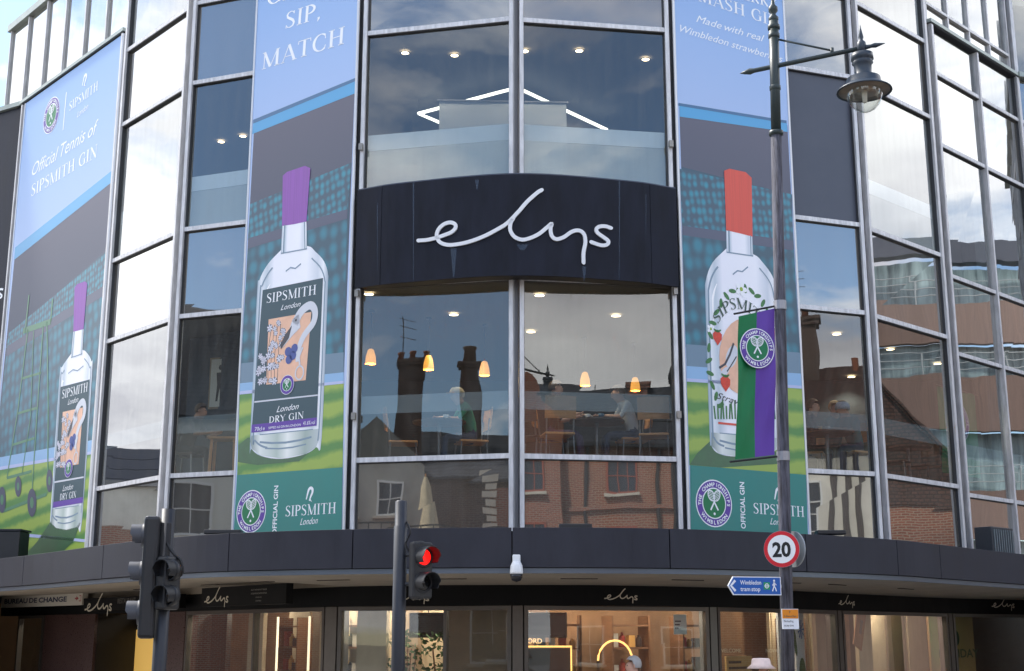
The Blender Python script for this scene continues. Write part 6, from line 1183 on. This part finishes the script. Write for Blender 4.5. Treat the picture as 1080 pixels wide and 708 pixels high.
class House:
    def __init__(s, name, label, loc, rz, cat='house'): s.r = thing(name, label, cat, loc, rz)
    def part(s, name, mb, mat, par=None, smooth=False): return loc_build(mb, name, mat, par or s.r, smooth)
    def box(s, name, c, d, mat, par=None): return s.part(name, MB().box(c, d), mat, par)
    def gable(s, w, d, eave, ridge, wall, roof, axis='x', over=.3, x0=0., y0=0.):
        """block w x d centred on (x0, y0 + d/2), front at y0; ridge along axis"""
        hw = w / 2
        if axis == 'x':
            g = [(y0, 0), (y0 + d, 0), (y0 + d, eave), (y0 + d / 2, ridge), (y0, eave)]; mb = MB(); n = 5
            mb.add([(x0 - hw, y, z) for y, z in g] + [(x0 + hw, y, z) for y, z in g], [(0, 1, 2, 3, 4)[::-1], (5, 6, 7, 8, 9)] + [(i, (i + 1) % 5, (i + 1) % 5 + 5, i + 5) for i in range(5)]); wl = s.part('wall', mb, wall)
            mb = MB(); k = (ridge - eave) / (d / 2)
            for sg in (-1, 1):
                ye = y0 + d / 2 + sg * (d / 2 + over); ze = eave - k * over; c = y0 + d / 2
                q = [(x0 - hw - over, ye, ze + .03), (x0 + hw + over, ye, ze + .03), (x0 + hw + over, c, ridge + .03), (x0 - hw - over, c, ridge + .03)]
                mb.add([Vector(p) for p in q] + [Vector(p) + Vector((0, 0, .12)) for p in q], [(0, 1, 2, 3)[::-1], (4, 5, 6, 7), (0, 1, 5, 4), (1, 2, 6, 5), (2, 3, 7, 6), (3, 0, 4, 7)])
            return wl, s.part('roof', mb, roof)
        g = [(x0 - hw, 0), (x0 + hw, 0), (x0 + hw, eave), (x0, ridge), (x0 - hw, eave)]; mb = MB()
        mb.add([(x, y0, z) for x, z in g] + [(x, y0 + d, z) for x, z in g], [(0, 1, 2, 3, 4), (5, 6, 7, 8, 9)[::-1]] + [(i, i + 5, (i + 1) % 5 + 5, (i + 1) % 5) for i in range(5)]); wl = s.part('wall', mb, wall)
        mb = MB(); k = (ridge - eave) / hw
        for sg in (-1, 1):
            xe = x0 + sg * (hw + over); ze = eave - k * over; q = [(xe, y0 - over, ze + .03), (xe, y0 + d + over, ze + .03), (x0, y0 + d + over, ridge + .03), (x0, y0 - over, ridge + .03)]
            mb.add([Vector(p) for p in q] + [Vector(p) + Vector((0, 0, .12)) for p in q], [(0, 1, 2, 3), (4, 5, 6, 7)[::-1], (0, 1, 5, 4), (1, 2, 6, 5), (2, 3, 7, 6), (3, 0, 4, 7)])
        return wl, s.part('roof', mb, roof)
    def window(s, x, z, w, h, y=0., fm=None, bars=(1, 1), sill=True):
        o = .03; mb = MB()
        for c, d in (((x - w / 2, y - .02, z + h / 2), (.08, .08, h + .1)), ((x + w / 2, y - .02, z + h / 2), (.08, .08, h + .1)), ((x, y - .02, z), (w, .08, .08)), ((x, y - .02, z + h), (w, .08, .08))): mb.box(c, d)
        for i in range(1, bars[0] + 1): mb.box((x - w / 2 + w * i / (bars[0] + 1), y - .02, z + h / 2), (.035, .06, h))
        for i in range(1, bars[1] + 1): mb.box((x, y - .021, z + h * i / (bars[1] + 1)), (w, .062, .035))
        f = s.part('window', mb, fm or WFR); s.part('pane', MB().box((x, y - .012, z + h / 2), (w - .06, .012, h - .06)), M('far_pane', (58, 64, 72), .1), f)
        if sill: s.part('sill', MB().box((x, y - .09, z - .09), (w + .3, .22, .1)), STONE, f)
    def chimney(s, x, y, z0, z1, w, d, mat, pots=2, cap=None, roof=None):
        mb = MB().box((x, y, (z0 + z1) / 2), (w, d, z1 - z0)); mb.box((x, y, z1 - .12), (w + .18, d + .18, .14)); mb.box((x, y, z1 + .02), (w + .28, d + .28, .13)); c = s.part('chimney', mb, mat)
        for i in range(pots):
            px = x + (i - (pots - 1) / 2) * w * .5; s.part('chimney_pot', MB().lathe([(.15, 0), (.12, .26), (.15, .28), (.15, .34), (.1, .34)], (px, y, z1 + .08), 12), POT, c, True)
        return c
def face(x, y): return math.atan2(-(x - 0.0), (y - 20.0)) if False else math.atan2(0 - x, -(20 - y)) 
def towards(x, y, tx, ty): d = Vector((tx - x, ty - y)); return math.atan2(d.x, -d.y)      # turn local -y towards a point
# 1 chimneyed pub, reflected left of the centre mullion
rz = towards(-16.7, -9.7, -1, 18); H = House('brick_pub', 'brick pub with white gable, roof terrace and two tall chimneys across the road', (-16.7, -9.7, .0), rz, 'building')
q = lambda px, py, L_=0: None
H.gable(9, 7, 8.2, 10.2, BR_DRK, TILE_GRY, 'x', y0=1.2); 
mb = MB(); g = [(-2.6 + 4.4 - 4.4, 6.0), (1.2, 6.0), (1.2, 8.3), (-.9, 10.6), (-2.9, 8.4), (-2.9, 6.0)]
g = [(.2, 0), (4.6, 0), (4.6, 8.6), (2.4, 10.4), (.2, 8.6)]; mb.add([(x, .6, z) for x, z in g] + [(x, 3.5, z) for x, z in g], [(0, 1, 2, 3, 4), (9, 8, 7, 6, 5)] + [(i, i + 5, (i + 1) % 5 + 5, (i + 1) % 5) for i in range(5)]); H.part('gable_wall', mb, M('grey_render', (160, 158, 150), .85, 0, .15, 1.2))
H.window(1.6, 6.6, .9, 1.2, .6); H.window(3.3, 6.6, .9, 1.2, .6)
H.chimney(1.0, 2.4, 8.5, 13.0, 1.1, .8, BR_DRK, 3); H.chimney(-1.45, 2.4, 8.5, 12.75, .72, .72, BR_DRK, 1); H.part('tall_pot', MB().lathe([(.3, 0), (.24, .62), (.3, .66), (.3, .74)], (-1.45, 2.4, 12.8), 12), BR_DRK, None, True)
H.box('terrace', (0, -.3, 2.6), (9.4, 2.8, 5.2), BR_RED)
for i in range(10): H.box('quoin', (-2.2 + (.06 if i % 2 else 0), .56, 5.4 + i * .31), (.62 if i % 2 else .45, .12, .24), STONE)
H.box('side_bay', (-3.4, 1.0, 3.9), (2.4, .8, 7.8), BR_RED)
mb = MB(); [mb.box((x * .45, -1.55, 5.65), (.04, .04, .9)) for x in range(-10, 11)]; mb.box((0, -1.55, 6.12), (9.2, .06, .06)); H.part('railing', mb, M('rail_dark', (40, 42, 44), .5))
for i in range(3): H.window(-3.2 + i * 2.6, 1.0, 1.6, 2.2, -1.7)
mb = MB(); mb.tube([(1.5, 2.4, 12.8), (1.5, 2.4, 14.9)], .025, 6); [mb.tube([(1.5 - .6, 2.4, z - .05), (1.5 + .15, 2.4, z + .1)], .015, 5) for z in (14.7, 14.35, 13.9)]; H.part('aerial', mb, SBLK)
rp = Matrix.Rotation(rz, 4, 'Z') @ Vector((.15, -.6, 0)) + Vector((-16.7, -9.7, 5.2))
t = thing('parasol', 'closed cream parasol on the pub terrace, mirrored in a low panel', 'parasol', tuple(rp)); mb = MB(); k = 16; prof = [(.05, 2.75), (.16, 2.3), (.26, 1.5), (.33, .75), (.36, .55)]; vv = []
for r_, z in prof:
    for j in range(k): a = 2 * math.pi * j / k; rr = r_ * (1 + (.22 if j % 2 else -.15)); vv.append((rr * math.cos(a), rr * math.sin(a), z + (.08 if j % 2 and z < .6 else 0)))
mb.add(vv, [(i * k + j, i * k + (j + 1) % k, (i + 1) * k + (j + 1) % k, (i + 1) * k + j)[::-1] for i in range(len(prof) - 1) for j in range(k)]); loc_build(mb, 'canopy', M('parasol_cream', (206, 190, 158), .9, 0, .1, 5), t, True); mb = MB(); mb.tube([(0, 0, 0), (0, 0, 2.9)], .03, 8); loc_build(mb, 'pole', OAK, t); mb = MB(); mb.lathe([(.3, 0), (.3, .06), (.05, .1)], (0, 0, 0), 16); loc_build(mb, 'base', STONE, t)
# 2 red brick house with dome gable, reflected right of the centre mullion
rz = towards(13, -11.5, 1.2, 18.2); H = House('brick_house', 'orange brick building with round topped gable and dark slate roof across the road', (13, -11.5, 0), rz, 'building')
wl, rf = H.gable(12, 8, 9.4, 12.2, BR_ORG, TILE_GRY, 'x', y0=.5)
mb = MB(); g = [(1.5, 0), (4.1, 0), (4.1, 10.2), (3.9, 10.6), (3.5, 10.8)] + [(2.8 + .7 * math.cos(R(a)), 11.2 + .8 * math.sin(R(a))) for a in range(0, 181, 20)] + [(2.1, 10.8), (1.7, 10.6), (1.5, 10.2)]
v, fc = fill(g); n = len(g); mb.add([(p[0], 0, p[1]) for p in g] + [(p[0], .6, p[1]) for p in g], [tuple(z_) for z_ in fc] + [tuple(i + n for i in z_[::-1]) for z_ in fc] + [(i, i + n, (i + 1) % n + n, (i + 1) % n) for i in range(n)]); H.part('dome_gable', mb, BR_RED)
H.chimney(-1.55, 4.2, 10.5, 12.4, .8, .8, BR_RED, 0); H.part('finial', MB().tube([(.4, 4.5, 11.6), (.4, 4.5, 12.6)], .03, 6), SBLK)
mb = MB(); [mb.box((-4 + i * 4, .42, 6.1), (.5, .16, 6.5)) for i in range(0)]
for x in (-3.6, -.8, 2.8):
    for z in (1.2, 4.6, 7.4): H.window(x, z, 1.2, 1.6 if z < 7 else 1.3, .5 if x < 2 else 0., M('window_red', (150, 76, 56), .7), (2, 1))
for x in (-2.2, .6): H.part('downpipe', MB().tube([(x, .42, .1), (x, .42, 9.2)], .06, 8), SBLK)
H.box('string_course', (-1.95, .43, 6.85), (6.7, .14, .14), BR_RED)
mb = MB(); mb.tube([(-2.6, -2.5, .1), (-2.6, -2.5, 11.2)], [.09, .05], 8); mb.tube([(-3.6, -2.5, 9.6), (-1.6, -2.5, 9.6)], .03, 6); mb.lathe([(.1, 0), (.14, .3), (.05, .8), (.02, 1.2)], (-2.6, -2.5, 11.0), 10)
t = thing('mast', 'tall dark ornate mast across the road in front of the brick building', 'mast', (13, -11.5, .12), rz); loc_build(mb, 'column', SBLK, t); loc_build(MB().lathe([(.2, 0), (.18, .6), (.1, .7)], (-2.6, -2.5, 0), 12), 'base', SBLK, t)
# 3 tiled house to the right
rz = towards(25, 5.1, 5, 19.9); H = House('tiled_house', 'white house with brown tiled roof, tall chimney and sash window at right', (25, 5.1, 0), rz)
H.gable(9, 7.5, 8.4, 11.6, RENDER_W, TILE_BRN, 'x'); H.chimney(.6, 3.4, 10.6, 13.4, .75, .6, BR_DRK, 1); H.part('flue', MB().tube([(-1.0, 3.6, 10.8), (-1.0, 3.6, 12.0)], .12, 8), POT)
H.window(1.0, 4.6, .9, 2.5, 0, None, (1, 3)); H.window(1.0, .8, 1.2, 2.2, 0); H.window(-2.6, 4.6, .9, 2.2, 0, None, (1, 3))
for x, z0, z1 in ((.0, 4.6, 8.0), (-.45, 4.2, 8.0), (-.85, 4.6, 8.0)): H.part('soil_pipe', MB().tube([(x + .06, -.12, z0), (x, -.12, z1)], .1, 8), M('pipe_iron', (70, 62, 58), .7, 0, .2, 5))
mb = MB(); mb.lathe([(.02, 0), (.4, .08), (.42, .1)], (1.75, .8, 9.8), 18, mat=Matrix.Rotation(R(100), 4, 'X')); H.part('satellite_dish', mb, SPOL); mb = MB(); mb.tube([(1.1, 3.4, 13), (1.1, 3.4, 15.6)], .02, 5); [mb.tube([(.7, 3.4, z), (1.5, 3.4, z)], .012, 4) for z in (15.5, 15.2, 14.9)]; H.part('aerial', mb, SBLK)
# 4 orange brick gable house in front of the flats
H = House('gabled_house', 'orange brick gable house with arched white dormer window at right', (25.2, 23.3, 0), towards(25.2, 23.3, 6.5, 19.5)); H.gable(8.4, 8, 5.6, 10.5, BR_ORG, TILE_BRN, 'y', over=.15); mb = MB(); mb.add([(-4.0, -.06, 5.75), (4.0, -.06, 5.75), (0, -.06, 10.4), (-4.0, .02, 5.75), (4.0, .02, 5.75), (0, .02, 10.4)], [(0, 1, 2), (5, 4, 3), (0, 3, 4, 1), (1, 4, 5, 2), (2, 5, 3, 0)]); H.part('tile_hanging', mb, TILE_BRN)
H.window(-.4, 3.2, 1.1, 1.5, 0, None, (3, 1)); mb = MB(); mb.prism([(-1.1 + 0, 4.72)] and [( .7 * math.cos(R(a)) - .4, .8 * math.sin(R(a)) + 4.85) for a in range(0, 181, 15)], -.01, .12); mb.v = [(x, -z - .02, y) for x, y, z in mb.v]; H.part('arch_head', mb, RENDER_W)
for i in range(8): H.box('quoin', (-3.45, -.03, .5 + i * .8), (.6, .1, .6), BR_RED)
# 5 timber banded flats with curved balconies
H = House('apartment_block', 'curved modern flats with brown timber bands, glass balconies and white rails', (52, 33, 0), 0, 'building'); TIMB = M('timber_bands', (124, 100, 90), .7, 0, .2, 2, stretch=(12, 12, .15)); GLZ = M('flat_glazing', (176, 200, 204), .2, 0, .35, .8, stretch=(3, 3, .3), rgb2=(70, 86, 94)); RAILW = M('rail_white', (170, 176, 178), .5)
def ring(r_, wob=.0): return [Vector((r_ * (1 + wob * math.sin(R(a) * 7)) * math.cos(R(a)), r_ * (1 + wob * math.sin(R(a) * 7)) * math.sin(R(a)) * 1.25)) for a in range(258, 80, -4)]
for z0, z1, r_, m_, nm in ((0, 3.2, 15.0, TIMB, 'timber_band'), (5.6, 7.6, 15.6, TIMB, 'timber_band'), (9.9, 12.1, 15.6, TIMB, 'timber_band'), (13.4, 15.1, 15.6, TIMB, 'timber_band')): H.part(nm, MB().band([(p.x, p.y) for p in ring(r_, .02)], -.35, z0, z1), m_)
for z0, z1 in ((3.2, 5.6), (7.6, 9.9), (12.1, 13.4), (15.1, 17.0)): H.part('glazing', MB().band([(p.x, p.y) for p in ring(14.9 if z1 < 15 else 13.8)], -.2, z0, z1), GLZ)
H.part('roof_band', MB().band([(p.x, p.y) for p in ring(15.0)], -.5, 17.0, 17.35), M('roof_dark', (74, 78, 92), .5)); H.part('roof_band', MB().band([(p.x, p.y) for p in ring(13.6)], -.5, 17.35, 18.3), M('roof_dark', (74, 78, 92)))
for z in (7.6, 12.1, 15.1):
    mb = MB(); P_ = ring(15.5, .02); [mb.tube([(p.x, p.y, z + h_) for p in P_], .02, 5) for h_ in (.35, .65, .95)]; [mb.tube([(p.x, p.y, z), (p.x, p.y, z + .95)], .03, 5) for p in P_[::2]]; H.part('railing', mb, RAILW)
# 6 tiled roof terrace at left
rz = towards(-25, 5.5, -4.7, 20.1); H = House('boarded_house', 'white boarded house with very tall dark tiled roof at left', (-25, 5.5, 0), rz); H.gable(11, 8, 9.6, 14.2, BOARDS, TILE_GRY, 'x'); 
for x in (-2.6, .4, 3.2): H.window(x, 5.2, 1.3, 1.7, 0); 
H.box('shop_front', (0, -.12, 1.5), (10, .24, 2.7), M('shop_dark', (40, 40, 44), .4)); H.box('bank_fascia', (0, -.2, 3.35), (10.4, .4, .9), WHP)
for sg in (1,):
    V, F, w, *_ = sans('HSBC', 0, .02); H.part('bank_lettering', MB().add([(-1.4 + p.x * .5, -.41, 3.12 + p.y * .5) for p in V], F), INK)
    REDH = M('bank_red', (206, 30, 44), .5); c0 = (-2.6, 3.36); hx = lambda *p: H.part('hexagon_mark', MB().add([(c0[0] + x * .36, -.415, c0[1] + y * .28) for x, y in p], [tuple(range(len(p)))]), REDH)
    hx((-1, -1), (0, 0), (-1, 1)) ; hx((1, -1), (1, 1), (0, 0)); hx((-1, 1), (0, 0), (1, 1)); hx((1, 1), (1.9, 0), (1, -1)); hx((-1, -1), (-1.9, 0), (-1, 1))
# 7 low white building with stepped cornice, far left
rz = towards(-34, 32, -6.2, 21.3); H = House('flat_roofed_shop', 'low white building with brick base and stepped grey cornice at far left', (-34, 32, 0), rz, 'building'); H.box('wall', (-3, 3, 3.9), (26, 6, 7.2), RENDER_W); H.box('plinth', (-3, -.06, 3.0), (26.1, .2, 5.9), BR_RED); H.box('parapet', (-3, 3, 7.65), (26.4, 6.4, .28), M('parapet_grey', (150, 150, 150), .8)); 
for i in range(4): H.box('cornice_step', (2.4 - i * .25, 4.6, 7.95 + i * .42), (5.4 + i * .5, 4.2, .4), M('cornice_grey', (104, 106, 116), .8))
H.window(-2, 6.1, 1.0, .8, 0)
# distant terraces that close the view of the streets in the reflections
for i, (x, y, w_, h_, nm) in enumerate(((-2, -22, 16, 7.6, 'middle'), (-34, -6, 14, 8.5, 'left'), (34, -8, 16, 8.2, 'right'))):
    H = House('terraced_house', ['plain brick terrace with grey roof straight across the road', 'plain brick terrace with grey roof beyond the pub', 'plain brick terrace with grey roof beyond the tiled house'][i], (x, y, 0), towards(x, y, 0, 20)); H.gable(w_, 8, h_ - 2, h_, BR_RED, TILE_GRY, 'x')
    for k in range(4): H.window(-w_ / 2 + w_ / 8 + k * w_ / 4, 3.4, 1.1, 1.5, 0); H.window(-w_ / 2 + w_ / 8 + k * w_ / 4, .8, 1.3, 1.7, 0)
